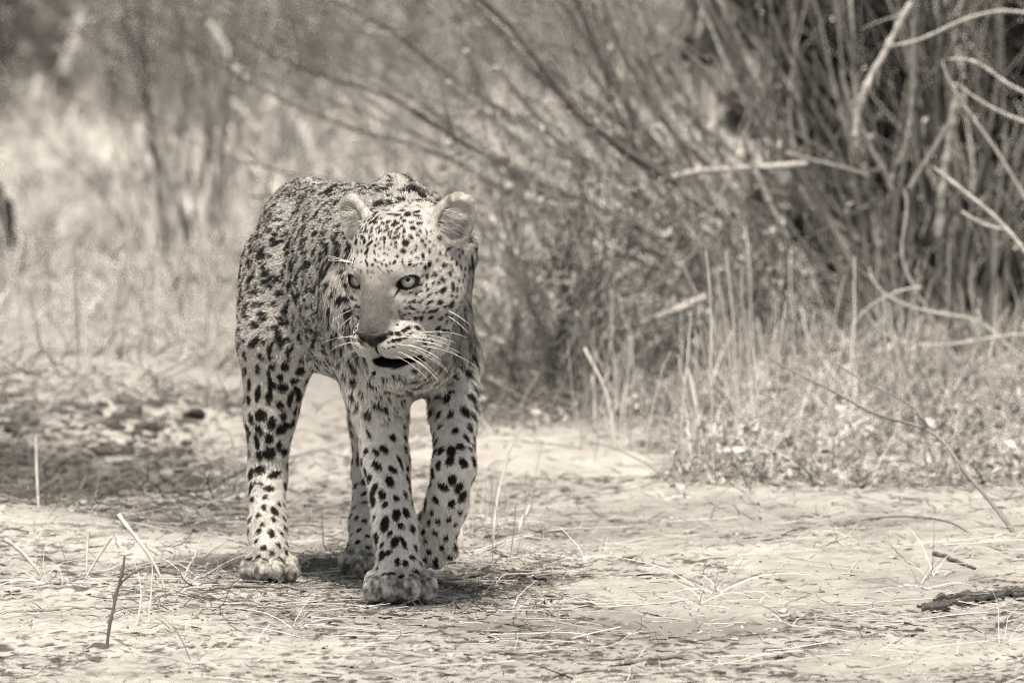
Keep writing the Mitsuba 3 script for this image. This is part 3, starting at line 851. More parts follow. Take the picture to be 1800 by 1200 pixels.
def fur(n, weight, length, width, rng, lift=0.40):
    p, nn, _ = sample(n, weight, rng)
    q, hd, leg = regions(p)
    keep = black_skin(q, p) < 0.3
    for s in (-1, 1):
        o = (q - EYE_C[s])
        keep &= np.linalg.norm(o, axis=1) > 0.0195
    p, nn, q, hd, leg = p[keep], nn[keep], q[keep], hd[keep], leg[keep]
    fs, ft = flank_coords(p)
    c = -AX3 * 0.9 + np.array([0, 0, -0.40])
    c = np.broadcast_to(c, p.shape)
    front = np.clip((fs - 0.60) / 0.08, 0, 1)[:, None] * (p[:, 2] < 0.56)[:, None]
    c = c * (1 - front) + np.array([0, -0.15, -1.0]) * front
    c = c * (1 - leg[:, None]) + np.array([0.0, 0.1, -1.0]) * leg[:, None]
    radial = unit(q - np.array([0, 0.135, -0.045])) @ HEAD
    for s in (-1, 1):
        e = (q - EAR_C[s]) @ EAR_R[s].T
        on = (np.linalg.norm(e / np.array([0.040, 0.022, 0.052]), axis=1) < 1.05) & (e[:, 2] > -0.026)
        radial[on] = (EAR_R[s][2] + 0.5 * EAR_R[s][0] * np.sign(e[on, :1])) @ HEAD
    c = c * (1 - hd[:, None]) + radial * hd[:, None]
    c = c + 0.22 * rng.normal(size=c.shape) + 0.5 * (np.stack([meshkit.noise(p * 45, s) for s in (7, 8, 9)], -1) - 0.5)
    c = unit(c - nn * (c * nn).sum(1, keepdims=True))
    L = length(p, q, hd, leg) * rng.uniform(0.65, 1.2, len(p))
    w = width * rng.uniform(0.7, 1.3, len(p))
    d = unit(c + nn * lift * rng.uniform(0.5, 1.5, len(p))[:, None])
    p0 = p - nn * 0.001
    p1 = p + d * L[:, None] * 0.55
    p2 = p1 + unit(c + nn * lift * 0.35) * L[:, None] * 0.5
    s = unit(np.cross(d, nn)) * w[:, None]
    V = np.stack([p0 - s, p0 + s, p1 + s * 0.8, p1 - s * 0.8, p2], 1).reshape(-1, 3)
    F = (np.array([[0, 1, 2], [0, 2, 3], [3, 2, 4]])[None] + (np.arange(len(p)) * 5)[:, None, None]).reshape(-1, 3)
    N = unit(nn + 0.35 * rng.normal(size=nn.shape))
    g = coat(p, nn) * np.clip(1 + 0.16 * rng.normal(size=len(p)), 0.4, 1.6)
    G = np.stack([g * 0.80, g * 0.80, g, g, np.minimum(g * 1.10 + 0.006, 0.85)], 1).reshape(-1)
    return V, F, np.repeat(N, 5, 0), grey(G)


fq, fh, fl = regions(tri.mean(1))


def len_body(p, q, hd, leg):
    fs, ft = flank_coords(p)
    L = 0.0090 + 0.006 * np.clip((fs - 0.55) / 0.1, 0, 1) * (p[:, 2] < 0.46) * (p[:, 2] > 0.28) - 0.0025 * leg
    L = np.where(p[:, 2] < 0.055, 0.0036, L)
    return L


def len_head(p, q, hd, leg):
    L = np.full(len(p), 0.0048)
    L = np.where((q[:, 1] > 0.075) & (np.abs(q[:, 0]) < 0.035), 0.0028, L)
    L = np.where(np.abs(q[:, 0]) > 0.07, 0.0075, L)
    L = np.where(q[:, 2] < -0.125, 0.010, L)
    for s in (-1, 1):
        e = (q - EAR_C[s]) @ EAR_R[s].T
        on = (np.linalg.norm(e / np.array([0.042, 0.026, 0.056]), axis=1) < 1.1) & (e[:, 2] > -0.024)
        L = np.where(on, 0.0068, L)
    return L


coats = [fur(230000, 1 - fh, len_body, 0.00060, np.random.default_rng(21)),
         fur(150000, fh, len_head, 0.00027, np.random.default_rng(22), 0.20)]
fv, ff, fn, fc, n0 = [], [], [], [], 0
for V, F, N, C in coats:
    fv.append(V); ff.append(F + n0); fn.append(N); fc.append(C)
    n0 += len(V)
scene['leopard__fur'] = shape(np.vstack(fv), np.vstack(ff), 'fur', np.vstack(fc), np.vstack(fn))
labels['leopard__fur'] = {'kind': 'stuff'}
# pale tufts inside the ears
b = Build()
rng = np.random.default_rng(31)
for s in (-1, 1):
    n = 620
    h = rng.uniform(-0.034, 0.016, n)
    e0 = np.stack([-s * 0.022 + s * rng.uniform(-0.004, 0.024, n), 0.004 + 0.008 * rng.uniform(size=n), h], 1)
    d = np.stack([s * rng.uniform(0.5, 1.1, n), rng.uniform(0.15, 0.5, n), 0.35 + 20 * (h + 0.012) + rng.normal(0, 0.25, n)], 1)
    R = EAR_R[s]
    if (R[0] @ [1, 0, 0]) < 0:
        e0[:, 0] *= -1
        d[:, 0] *= -1
    p0 = from_head(EAR_C[s] + e0 @ R)
    b.add(*blades(p0, d @ R @ HEAD, rng.uniform(0.012, 0.028, n), 0.00030, grey(rng.uniform(0.35, 0.78, n)), rng, 4, 0.4, 0.10))
b.put('leopard__ear_tuft', 'fur')
labels['leopard__ear_tuft'] = {'kind': 'stuff'}
# whiskers
rng = np.random.default_rng(33)
WH = []
for s in (1, -1):
    for k in range(15 if s > 0 else 7):
        row, colm = k % 4, k // 4
        o = np.array([s * (0.024 + 0.006 * colm), 0.130 - 0.011 * colm, -0.063 - 0.0075 * row - 0.002 * colm])
        d = np.array([s * 1.0, -0.25 - 0.10 * colm, 0.22 - 0.20 * row + 0.06 * rng.normal()])
        WH.append((o, d, rng.uniform(0.075, 0.120) * (0.75 if row == 3 else 1) * (1 if s > 0 else 0.7), -0.75, 0.00052 if s > 0 else 0.00036))
    for k in range(3):
        o = np.array([s * (0.036 + 0.006 * k), 0.078 - 0.004 * k, 0.040])
        WH.append((o, np.array([s * 0.9, 0.15, 0.55 - 0.1 * k]), rng.uniform(0.040, 0.055), -0.3, 0.0006))
    for k in range(2):
        WH.append((np.array([s * 0.076, 0.030, -0.048 - 0.008 * k]), np.array([s * 1.0, 0.1, -0.25 - 0.2 * k]), 0.050, -0.4, 0.0007))
for o, d, L, droop, r in WH:
    path = grow((from_head(o))[None], (d @ HEAD)[None], np.array([L]), 9, 0.015, droop, rng)
    v, f, c = tubes(path, (r * np.linspace(1, 0.45, 10) ** 1.5)[None], grey(np.array([0.80])), 4)
    scene[fresh('leopard__whisker')] = shape(v, f, 'fur', c)
tag('leopard', 'spotted leopard walking towards the viewer across the sandy clearing, head turned left', 'leopard')

# ------------------------------------------------------------------ shrubs
rng = np.random.default_rng(51)


def bush(key, px, py, rx, ry, nst, height, r, g, lean, rng, levels, leaf=None, wig=0.10, spread=0.55, stem_parts=False, y=None):
    """A shrub rooted round the ground point under (px, py): stems, twigs, leaves."""
    c = on_ground(px, py) if y is None else np.array([(px - 900) / FPX * (y - CAM[1]), y, 0])
    a = rng.uniform(0, 2 * np.pi, nst)
    q = np.sqrt(rng.uniform(size=nst))
    off = np.stack([np.cos(a) * q * rx, np.sin(a) * q * ry], 1)
    p0 = on_relief(c[0] + off[:, 0], c[1] + off[:, 1]) - [0, 0, 0.02]
    d0 = np.stack([lean + spread * off[:, 0] / max(rx, 1e-6) * 0.8 + 0.25 * rng.normal(size=nst), spread * off[:, 1] / max(ry, 1e-6) * 0.6 + 0.2 * rng.normal(size=nst), np.ones(nst)], 1)
    L = height * rng.uniform(0.65, 1.2, nst)
    rr = r * rng.uniform(0.55, 1.3, nst)
    gg = np.minimum(g * rng.lognormal(-0.1, 0.40, nst), .36)
    tw = Build()
    if stem_parts:
        paths = grow(p0, d0, L, 12, wig, 0.05, rng)
        for i in range(nst):
            fine = spline(paths[i], 30)
            rad = np.linspace(rr[i], rr[i] * 0.4, 30) * (1 + 0.3 * (meshkit.noise(fine * 50, 4) - 0.5))
            v, f, cc = tubes(fine[None], rad[None], grey(gg[i] * (0.7 + 0.6 * meshkit.fbm(fine * 30, 2, 6)))[None], 6)
            scene[fresh(key + '__stem')] = shape(v, f, 'plant', cc)
        base, LL = paths, L
        k, lo, hi, sp, fr = levels[0]
        p, d, par, t = sprout(base, k, lo, hi, sp, rng, 0.1)
        ends = thicket(tw, p, d, L[par] * fr * rng.uniform(0.5, 1.2, len(p)), np.maximum(rr[par] * 0.42 * (1.1 - 0.6 * t), 0.0014), np.minimum(gg[par] * rng.lognormal(-.15, .6, len(p)), .5), rng, 6, wig * 1.4, 0.0, levels[1:], (4, 3, 3))
        tw.put(key + '__twig')
        labels[key + '__twig'] = {'kind': 'stuff'}
    else:
        ends = thicket(tw, p0, d0, L, rr, gg, rng, 9, wig, 0.05, levels, (5, 3, 3))
        tw.put(key + '__stem')
        labels[key + '__stem'] = {'kind': 'stuff'}
    if leaf:
        k, size, lg, low = leaf
        p, _, _, _ = sprout(ends, k, 0.2, 1.0, 0.5, rng)
        p = p + rng.normal(size=p.shape) * size * 0.6
        p = p[rng.uniform(size=len(p)) < np.clip(1.4 - low * p[:, 2], 0.05, 1)]
        lf = Build().add(*leaves(p, size * rng.uniform(0.5, 1.3, len(p)), grey(lg * rng.uniform(0.3, 1.8, len(p))), rng))
        lf.put(key + '__leaf', smooth=False)
        labels[key + '__leaf'] = {'kind': 'stuff'}
    return c


# the many-stemmed shrub on the right
key = 'leaning_shrub'
bush(key, 1570, 640, 0.40, 0.80, 110, 1.9, 0.0062, 0.17, -0.50, rng,
     ((6, 0.06, 0.90, 0.75, 0.32), (2, 0.2, 0.95, 0.9, 0.5)), (2, 0.009, 0.36, 1.6), 0.10, 0.95, True)
tag(key, 'large many-stemmed leafless shrub leaning left over the clearing, at the right of the picture', 'shrub')
# its pale, sunlit branches that stand out one by one
R = np.random.default_rng(52)
for pts, y, r0, r1, g in (
        ([(1820, 640), (1760, 598), (1720, 566), (1650, 550), (1572, 526), (1532, 490), (1530, 470)], 5.6, .0042, .0026, .50),
        ([(1620, 505), (1560, 520), (1510, 558), (1494, 596), (1516, 640)], 5.6, .0034, .0022, .48),
        ([(1830, 588), (1750, 592), (1690, 602), (1622, 606), (1562, 590), (1524, 548)], 5.5, .0040, .0022, .54),
        ([(1588, 330), (1590, 400), (1588, 462), (1622, 532), (1652, 600), (1690, 640)], 6.0, .0050, .0036, .38),
        ([(1655, 105), (1690, 180), (1742, 252), (1788, 325), (1830, 400)], 5.6, .0040, .0060, .36),
        ([(1686, 150), (1740, 188), (1800, 214), (1830, 222)], 5.6, .0040, .0050, .44),
        ([(1640, 294), (1700, 340), (1768, 400), (1800, 440), (1830, 470)], 5.3, .0045, .0060, .54),
        ([(1668, 104), (1722, 114), (1762, 140), (1830, 172)], 5.5, .0034, .0055, .46),
        ([(1690, 370), (1732, 394), (1772, 402)], 5.3, .0040, .0045, .54),
        ([(1560, 82), (1640, 60), (1702, 32), (1830, 30)], 5.8, .0036, .0048, .46),
        ([(1604, 0), (1572, 60), (1540, 120), (1512, 180), (1506, 262)], 6.4, .0085, .0100, .46),
        ([(1660, 705), (1705, 640), (1722, 572), (1716, 545)], 5.2, .0048, .0036, .48),
        ([(1244, -5), (1236, 20), (1226, 68)], 9.0, .0080, .0100, .50),
        ([(1380, 270), (1460, 290), (1530, 310)], 6.8, .0075, .0060, .26),
        ([(1310, 230), (1335, 320), (1358, 370), (1384, 420)], 7.0, .0110, .0085, .30),
        ([(1060, -10), (1100, 90), (1150, 190), (1232, 272), (1300, 350)], 8.6, .0085, .0120, .34),
        ([(990, -10), (1080, 60), (1150, 130), (1240, 240), (1330, 330)], 9.5, .0050, .0100, .22),
        ([(1600, 330), (1660, 230), (1690, 180)], 6.8, .0075, .0060, .28),
        ([(1678, 160), (1672, 220), (1660, 300), (1650, 420)], 6.6, .0100, .0120, .32),
        ([(1480, 120), (1500, 200), (1540, 280), (1570, 340)], 7.6, .0080, .0100, .24),
        ([(1605, 30), (1604, 120), (1598, 220), (1580, 290)], 7.4, .0070, .0090, .24)):
    limb(fresh(key + '__branch'), pts, y, r0 * .82, r1 * .86, g * .84, R)
# near-black bush added behind it, so that its gaps look deeply shaded
key = 'gap_shade_bush'
bush(key, 1660, 0, 0.42, 1.2, 60, 1.15, 0.012, 0.04, -0.05, rng, ((9, 0.05, 0.95, 1.0, 0.30), (4, 0.2, 1.0, 1.0, 0.5)), (12, 0.030, 0.022, 0.1), 0.10, 0.22, y=12.4)
tag(key, 'added bush of near-black leaves standing in for deep shade behind the leaning shrub', 'bush')
# the tangled low shrub behind the leopard
key = 'tangled_shrub'
bush(key, 1000, 705, 0.24, 0.6, 80, 0.66, 0.0038, 0.18, 0.05, rng, ((6, 0.05, 0.95, 1.1, 0.48), (3, 0.2, 1.0, 1.1, 0.5)), (2, 0.012, 0.24, 1.4), 0.22, 0.9)
for pts, y, r0, r1, g in (
        ([(1050, 300), (1046, 345), (1016, 420), (972, 462), (905, 505)], 8.0, .0060, .0085, .10),
        ([(835, -10), (892, 42), (942, 102), (1002, 182), (1042, 222), (1102, 266), (1190, 320)], 6.9, .0070, .0095, .09),
        ([(850, 200), (940, 235), (1010, 285), (1090, 305)], 9.0, .0040, .0060, .17),
        ([(900, 40), (1000, 45), (1064, 52)], 9.5, .0042, .0030, .22),
        ([(640, 55), (740, 60), (860, 42), (1000, 40)], 10.0, .0040, .0030, .26),
        ([(600, 150), (680, 138), (760, 108), (920, 110)], 10.5, .0036, .0028, .24),
        ([(1250, 440), (1160, 470), (1090, 490), (1000, 508)], 7.6, .0040, .0055, .15),
        ([(925, 320), (880, 360), (845, 420)], 8.2, .0030, .0038, .18),
        ([(905, 505), (900, 440), (910, 380), (870, 330)], 8.0, .0030, .0040, .20)):
    limb(fresh(key + '__branch'), pts, y, r0, r1, g, R)
tag(key, 'low tangled dark shrub of wiry twigs just behind the leopard to its right', 'shrub')
# the slanting dead branch between the two shrubs
limb('dead_branch', [(1028, 612), (1100, 578), (1170, 552), (1242, 522)], 6.6, .0075, .0100, .48, R)
tag('dead_branch', 'pale dead branch slanting up from the litter towards the leaning shrub', 'branch')
limb('dead_branch_001', [(1160, 318), (1200, 306), (1300, 296), (1420, 288)], 7.2, .0062, .0070, .46, R)
tag('dead_branch_001', 'pale straight dead branch lodged level among the stems of the leaning shrub', 'branch')
# leafless shrub behind the leopard's rump
key = 'bare_shrub'
bush(key, 345, 452, 0.22, 0.4, 20, 1.5, 0.0065, 0.17, 0.0, rng, ((8, 0.15, 0.95, 0.7, 0.40), (4, 0.2, 1.0, 0.9, 0.5)), (1, 0.016, 0.22, 0.3), 0.07, 0.7)
for pts, y, r0, r1, g in (
        ([(330, 225), (326, 270), (320, 330)], 17.5, .016, .017, .52), ([(348, 340), (356, 390), (372, 460)], 16.6, .013, .015, .52),
        ([(260, 340), (262, 400), (275, 470)], 16.6, .011, .012, .50), ([(305, 350), (310, 400), (335, 465)], 16.8, .010, .012, .48),
        ([(365, 35), (392, 80), (420, 130)], 19.0, .014, .016, .46), ([(405, 180), (436, 210), (455, 230)], 18.0, .014, .016, .50),
        ([(470, 200), (464, 270), (458, 350)], 18.5, .012, .013, .46), ([(285, 30), (300, 130), (318, 240)], 19.0, .013, .016, .20),
        ([(250, 240), (290, 310), (330, 400)], 17.8, .009, .012, .16), ([(420, 60), (385, 180), (352, 330)], 18.5, .010, .014, .20)):
    limb(fresh(key + '__branch'), pts, y, r0, r1, g, R, knots=False, n=14)
tag(key, 'blurred leafless shrub with pale broken stems, left behind the leopard', 'shrub')
key = 'bare_shrub_001'
bush(key, 560, 330, 0.35, 0.8, 30, 1.5, 0.006, 0.26, 0.1, rng, ((8, 0.1, 0.95, 0.8, 0.40), (4, 0.2, 1.0, 0.9, 0.5)), (1, 0.018, 0.28, 0.2), 0.08, 0.6)
tag(key, 'blurred twiggy shrub rising right behind the back of the leopard', 'shrub')
limb('broken_stump', [(142, 20), (132, 70), (112, 130)], 40.0, .030, .036, .50, R, 8, n=12)
tag('broken_stump', 'pale broken leaning stump in the blurred upper left', 'stump')
limb('broken_stump_001', [(-16, 325), (2, 360), (11, 400), (15, 440)], 17.4, .028, .032, .05, R, 8, n=12)
tag('broken_stump_001', 'dark curved stump cut off by the left edge of the picture', 'stump')
limb('broken_stump_002', [(70, 130), (64, 180), (56, 215)], 38.0, .026, .030, .52, R, 8, n=12)
tag('broken_stump_002', 'short pale stump below the leaning stump in the upper left', 'stump')
# the far thicket, bush by bush
FAR = [(-150, 46, 'grey leafy far bush cut off by the left edge of the picture', .10), (60, 44, 'darkest far bush, in the upper left corner', .10), (210, 50, 'far bush right of the pale leaning stump', .19), (390, 47, 'far bush above the pale broken stems of the bare shrub', .22),
       (560, 45, 'far bush above the rump of the leopard', .24), (690, 50, 'dark far bush at the top, above the head of the leopard', .24), (800, 49, 'pale far bush at the top centre', .36),
       (960, 46, 'far bush behind the long dark branch at the top centre', .28), (1120, 44, 'far bush seen through the left stems of the leaning shrub', .28), (1330, 46, 'far bush hidden mostly behind the leaning shrub', .14)]
for i, (px, y, text, g) in enumerate(FAR):
    key = 'far_bush' if i == 0 else f'far_bush_{i:03d}'
    bush(key, px, 0, 0.48, 0.9, 16, 1.3, 0.012, g * 1.1, 0.0, rng, ((8, 0.02, 0.95, 1.0, 0.45), (4, 0.1, 1.0, 1.0, 0.5)), (5, 0.034, g, 0.2), 0.12, 0.8, y=y)
    tag(key, text, 'bush', 'bushes of the far thicket')
# the scrub goes on to both sides of what the picture shows
b = Build()
lf = Build()
for px in (-1350, -1150, -950, -760, -580, -400, -270, 1480, 1650, 1850, 2050, 2250, 2450, 2700):
    y = rng.uniform(42, 52)
    n = 12
    c = np.array([(px - 900) / FPX * (y - CAM[1]), y])
    q = c + rng.normal(0, .35, (n, 2))
    ends = thicket(b, on_relief(q[:, 0], q[:, 1]), np.stack([rng.normal(0, .45, n), rng.normal(0, .3, n), np.ones(n)], 1), 1.3 * rng.uniform(.6, 1.2, n), np.full(n, .011), np.full(n, .2), rng, 8, .12, 0.0, ((8, 0.02, 0.95, 1.0, 0.45), (3, 0.1, 1.0, 1.0, 0.5)), (4, 3, 3))
    p, _, _, _ = sprout(ends, 4, .1, 1, .5, rng)
    lf.add(*leaves(p + rng.normal(size=p.shape) * .02, .036 * rng.uniform(.5, 1.3, len(p)), grey(rng.uniform(.08, .40, len(p))), rng))
b.put('distant_scrub__stem')
lf.put('distant_scrub__leaf', smooth=False)
labels['distant_scrub__stem'] = labels['distant_scrub__leaf'] = {'kind': 'stuff'}
tag('distant_scrub', 'grey leafy scrub carrying the far thicket on to both sides', 'scrub', kind='stuff')
# small leafy plants seen dark against the pale grass
for i, (px, py, h, text) in enumerate(((690, 345, .30, 'small dark-leaved plant nearest the shoulder of the leopard'), (805, 350, .33, 'small dark-leaved plant right of the ear of the leopard'), (745, 330, .20, 'lowest small leafy plant, between two taller ones behind the leopard'),
                                  (640, 318, .22, 'small leafy plant behind the back of the leopard'), (880, 360, .30, 'small leafy plant left of the dark curved branch'))):
    key = fresh('leafy_plant')
    c = on_ground(px, py)
    p0 = np.repeat(on_relief(c[:1], c[1:2]), 3, 0)
    paths = grow(p0, np.array([[0.1, 0, 1], [-0.25, 0.1, 1], [0.3, -0.1, 1.0]]), np.array([h * 1.2, h, h * 0.8]), 8, 0.12, 0.1, rng)
    b = Build().add(*tubes(paths, np.linspace(0.006, 0.003, 9)[None].repeat(3, 0), grey(np.full(3, .16)), 4))
    b.put(key + '__stem')
    p, _, _, _ = sprout(paths, 18, 0.25, 1.0, 0.5, rng)
    Build().add(*leaves(p + rng.normal(size=p.shape) * .016, rng.uniform(.010, .020, len(p)), grey(rng.uniform(.08, .20, len(p))), rng)).put(key + '__leaf', smooth=False)
    labels[key + '__leaf'] = {'kind': 'stuff'}
    tag(key, text, 'plant', 'small leafy plants behind the leopard')

# ------------------------------------------------------------------ dry grass and litter
rng = np.random.default_rng(61)


def turf(key, label, zones):
    b = Build()
    for (n, pxr, yr, L, w, g, lean) in zones:
        p = scatter(n, pxr, yr, rng)
        clump = meshkit.noise(p * [3.0, 1.2, 0], 77) + 0.3 * rng.uniform(-1, 1, n)
        p = p[clump > 0.42]
        n = len(p)
        shade = np.clip(1.9 * meshkit.fbm(p * [4.5, 1.3, 0], 2, 78) - 0.05, .25, 1.6)
        d = np.stack([rng.normal(0, lean, n), rng.normal(0, lean, n), np.ones(n)], 1)
        b.add(*blades(p, d, L * rng.uniform(0.4, 1.3, n), w * rng.uniform(0.6, 1.3, n), grey(np.minimum(g * shade * rng.uniform(0.6, 1.3, n), .66)), rng, 3, 0.5, 0.2))
    b.put(key, smooth=False)
    tag(key, label, 'grass', kind='stuff')


turf('dry_grass', 'dry pale grass standing over the middle distance', [
    (1900, (-700, 560), (5.2, 12), .10, .0034, .34, .7), (2300, (-900, 760), (12, 30), .16, .0075, .34, .5),
    (2600, (480, 1350), (9, 20), .24, .0042, .50, .4), (3000, (450, 1400), (20, 44), .36, .010, .54, .35), (2600, (-1200, 500), (26, 44), .20, .009, .40, .5),
    (3600, (-1300, 2900), (34, 60), .42, .013, .34, .35), (1500, (1900, 2900), (5, 30), .20, .004, .40, .5)])
turf('straw_grass', 'tangled straw-coloured grass at the foot of the leaning shrub', [
    (2000, (1160, 2200), (2.9, 7.2), .13, .0029, .46, 1.0), (650, (1180, 1720), (3.2, 6.0), .22, .0022, .50, .5), (800, (1180, 1900), (6.5, 9.0), .22, .0030, .36, .6), (1300, (820, 1220), (5.0, 8.0), .09, .0022, .28, 1.0)])
# thin upright straws with kinks, through all the standing grass
b = Build()
for (n, pxr, yr, L, r, g) in ((95, (1180, 1760), (3.2, 7.0), .30, .0015, .48), (46, (1020, 1240), (3.6, 6.0), .20, .0014, .46), (60, (-40, 480), (5.5, 11), .20, .0020, .44),
                             (50, (-40, 520), (10, 22), .30, .0042, .46), (60, (500, 900), (10, 24), .34, .004, .50), (26, (780, 960), (1.0, 3.0), .12, .0010, .50)):
    p = scatter(n, pxr, yr, rng)
    d = np.stack([rng.normal(0, .16, n), rng.normal(0, .16, n), np.ones(n)], 1)
    paths = grow(p, d, L * rng.uniform(.4, 1.3, n), 6, .07, 0.0, rng)
    b.add(*tubes(paths, (r * rng.uniform(.7, 1.4, n))[:, None] * (np.linspace(1, .75, 7) + .25 * (rng.uniform(size=(n, 7)) < .15)), grey(g * rng.uniform(.65, 1.25, n)), 5))
b.put('straw_stalks')
tag('straw_stalks', 'thin upright straws standing scattered among the dry grass', 'straw', kind='stuff')

b = Build()
for (n, pxr, yr, L, r, glo, ghi) in (
        (2000, (-60, 1860), (-2.6, 2.5), .024, .0008, .05, .25), (1100, (-60, 1860), (-2.6, 2.5), .045, .0008, .38, .60), (1000, (-60, 1860), (2.0, 6.0), .05, .0014, .08, .3),
        (2600, (820, 1300), (5.4, 8.4), .09, .0022, .05, .30), (2600, (1160, 1860), (2.9, 6.5), .07, .0015, .10, .5), (1500, (-60, 500), (2.3, 6.0), .06, .0020, .05, .22), (800, (200, 1000), (-.6, 1.4), .04, .0010, .04, .2)):
    p = scatter(n, pxr, yr, rng) + [0, 0, .002]
    d = np.stack([rng.normal(size=n), rng.normal(size=n), rng.normal(0, .15, n)], 1)
    paths = grow(p, d, L * rng.lognormal(-0.2, 0.5, n), 3, .25, 0.0, rng)
    paths[:, :, 2] = np.maximum(paths[:, :, 2], relief(paths[:, :, 0], paths[:, :, 1]) + .0005)
    b.add(*tubes(paths, (r * rng.uniform(.5, 1.4, n))[:, None] * np.linspace(1, .5, 4), grey(rng.uniform(glo, ghi, n)), 3, cap=False))
    p = scatter(n // 4, pxr, yr, rng) + [0, 0, .001]
    b.add(*leaves(p, L * .12 * rng.uniform(.4, 1.3, len(p)), grey(rng.uniform(glo, ghi, len(p))), rng))
n = 4200
p = scatter(n, (-60, 1860), (-2.7, 4.5), rng) + [0, 0, .002]
p = p[meshkit.fbm(p * [3.5, 1.6, 0], 3, 43) > rng.uniform(.42, .58, n)]
n = len(p)
d = np.stack([rng.choice([-1, 1], n), rng.normal(0, .5, n), rng.normal(0, .08, n)], 1)
v, f, c = blades(p, d, rng.lognormal(-3.9, .5, n), rng.uniform(.0007, .0022, n), grey(rng.choice([.03, .05, .08, .14, .45], n)), rng, 3, 0.1, 0.10)
b.add(v, f, c)
n = 420
p = scatter(n, (-60, 1860), (-2.7, 2.5), rng) + [0, 0, .006]
d = np.stack([rng.choice([-1, 1], n), rng.normal(0, .7, n), rng.normal(.02, .05, n)], 1)
b.add(*tubes(grow(p, d, rng.uniform(.03, .16, n), 5, .05, 0.0, rng), np.full((n, 6), .0007) * rng.uniform(.6, 1.5, (n, 1)), grey(rng.uniform(.40, .62, n)), 3, cap=False))
b.put('leaf_litter', smooth=False)
tag('leaf_litter', 'broken twigs, straw and dead leaves scattered over the sand', 'litter', kind='stuff')
b = Build()
p = np.vstack([scatter(2600, (1180, 1860), (2.9, 6.6), rng), scatter(500, (820, 1250), (5.0, 7.5), rng)])
p[:, 2] += np.abs(rng.normal(0, .055, len(p))) * np.clip(meshkit.noise(p * [4, 2, 0], 91) * 2 - .4, 0, 1)
b.add(*leaves(p, rng.uniform(.006, .017, len(p)), grey(rng.uniform(.18, .50, len(p))), rng, .55)).put('dead_leaves', smooth=False)
tag('dead_leaves', 'pale crumpled dead leaves caught in the straw-coloured grass', 'leaves', kind='stuff')
# crumbs of earth
ico = trimesh.creation.icosphere(1, 1.0)
b = Build()
for (n, pxr, yr, s, g) in ((2600, (-60, 1860), (-2.6, 3.0), .0024, .30), (500, (-40, 340), (2.7, 5.4), .012, .09), (700, (420, 1000), (-.5, .9), .0032, .20), (120, (-60, 1860), (-2.6, 2.0), .0050, .32)):
    p = scatter(n, pxr, yr, rng)
    sc = s * rng.lognormal(0, .38, n)[:, None, None] * rng.uniform(.6, 1.3, (n, 1, 3)) * [1, 1, .65]
    v = (ico.vertices[None] * (1 + .25 * rng.normal(size=(n, len(ico.vertices), 1))) * sc + p[:, None]).reshape(-1, 3)
    f = (ico.faces[None] + (np.arange(n) * len(ico.vertices))[:, None, None]).reshape(-1, 3)
    b.add(v, f, np.repeat(grey(g * rng.uniform(.5, 1.4, n)), len(ico.vertices), 0))
b.put('soil_crumbs')
tag('soil_crumbs', 'crumbs and small clods of earth lying on the sand', 'soil', kind='stuff')

# ------------------------------------------------------------------ things one can pick out in the foreground
R = np.random.default_rng(71)


def ground_y(px, py):
    return on_ground(px, py)[1]


def stalk(pts, r0, r1, g, label, name='dry_stalk', cat='stalk', group='dry stalks standing in the clearing', cut=True):
    """A stalk rooted at the first picture point, the rest at about the same depth."""
    key = fresh(name)
    y = ground_y(*pts[0])
    P = [(pts[0][0], pts[0][1] + 8, y)] + [(p[0], p[1], y + 0.02 * i) for i, p in enumerate(pts)]
    limb(key, P, y, r0, r1, g, R, 6, knots=False, n=18)
    tag(key, label, cat, group)


stalk([(68, 912), (66, 850), (62, 768)], .0024, .0034, .42, 'thick upright pale stalk by the dark earth near the left edge')
stalk([(80, 1030), (52, 985), (8, 948)], .0014, .0038, .42, 'thick pale stalk leaning out of the left edge of the picture')
stalk([(152, 1010), (153, 970), (156, 930)], .0013, .0032, .42, 'thin upright pale stalk, left one of the crossing pair')
stalk([(142, 1040), (165, 990), (197, 942)], .0012, .0028, .40, 'thin pale stalk leaning right, crossing the upright one')
stalk([(290, 1036), (268, 985), (240, 945), (208, 904)], .0014, .0042, .44, 'thickest pale stalk of the left foreground, leaning left, nearest the hind foot of the leopard')
stalk([(812, 935), (826, 860), (824, 770)], .0028, .0040, .54, 'tall pale stalk right beside the lifted foreleg')
stalk([(868, 938), (874, 880), (896, 800)], .0020, .0026, .52, 'slender stalk right of the tall pale stalk by the lifted foreleg')
stalk([(915, 928), (922, 908), (930, 888)], .0040, .0046, .50, 'short thick stub of a stalk right of the lifted foreleg')
stalk([(1080, 790), (1068, 700), (1045, 645), (1028, 612)], .0026, .0034, .52, 'crooked stalk propped against the lower end of the pale dead branch')
stalk([(1046, 765), (1044, 700), (1042, 660)], .0022, .0026, .46, 'short straight stalk left of the crooked one')
stalk([(1226, 770), (1222, 700), (1206, 648)], .0026, .0034, .52, 'pale stalk with a bent tip left of the straw grass')
stalk([(1255, 850), (1250, 690), (1250, 560), (1240, 440)], .0014, .0020, .44, 'very tall straight stalk, leftmost of those before the leaning shrub')
stalk([(1336, 735), (1322, 600), (1318, 480), (1308, 400)], .0016, .0022, .44, 'second tall stalk from the left before the leaning shrub')
stalk([(1398, 700), (1392, 560), (1390, 440)], .0024, .0030, .46, 'thick tall stalk standing straight before the dark gaps of the leaning shrub')
stalk([(1290, 720), (1282, 600), (1262, 500)], .0014, .0018, .44, 'tall stalk between the two leftmost tall stalks, slightly bent')
stalk([(1440, 720), (1420, 600), (1408, 540)], .0022, .0026, .48, 'stalk right of the thick tall one, half its height')
stalk([(1600, 715), (1602, 650), (1608, 605)], .0030, .0034, .48, 'short stalk under the long curved pale branch')
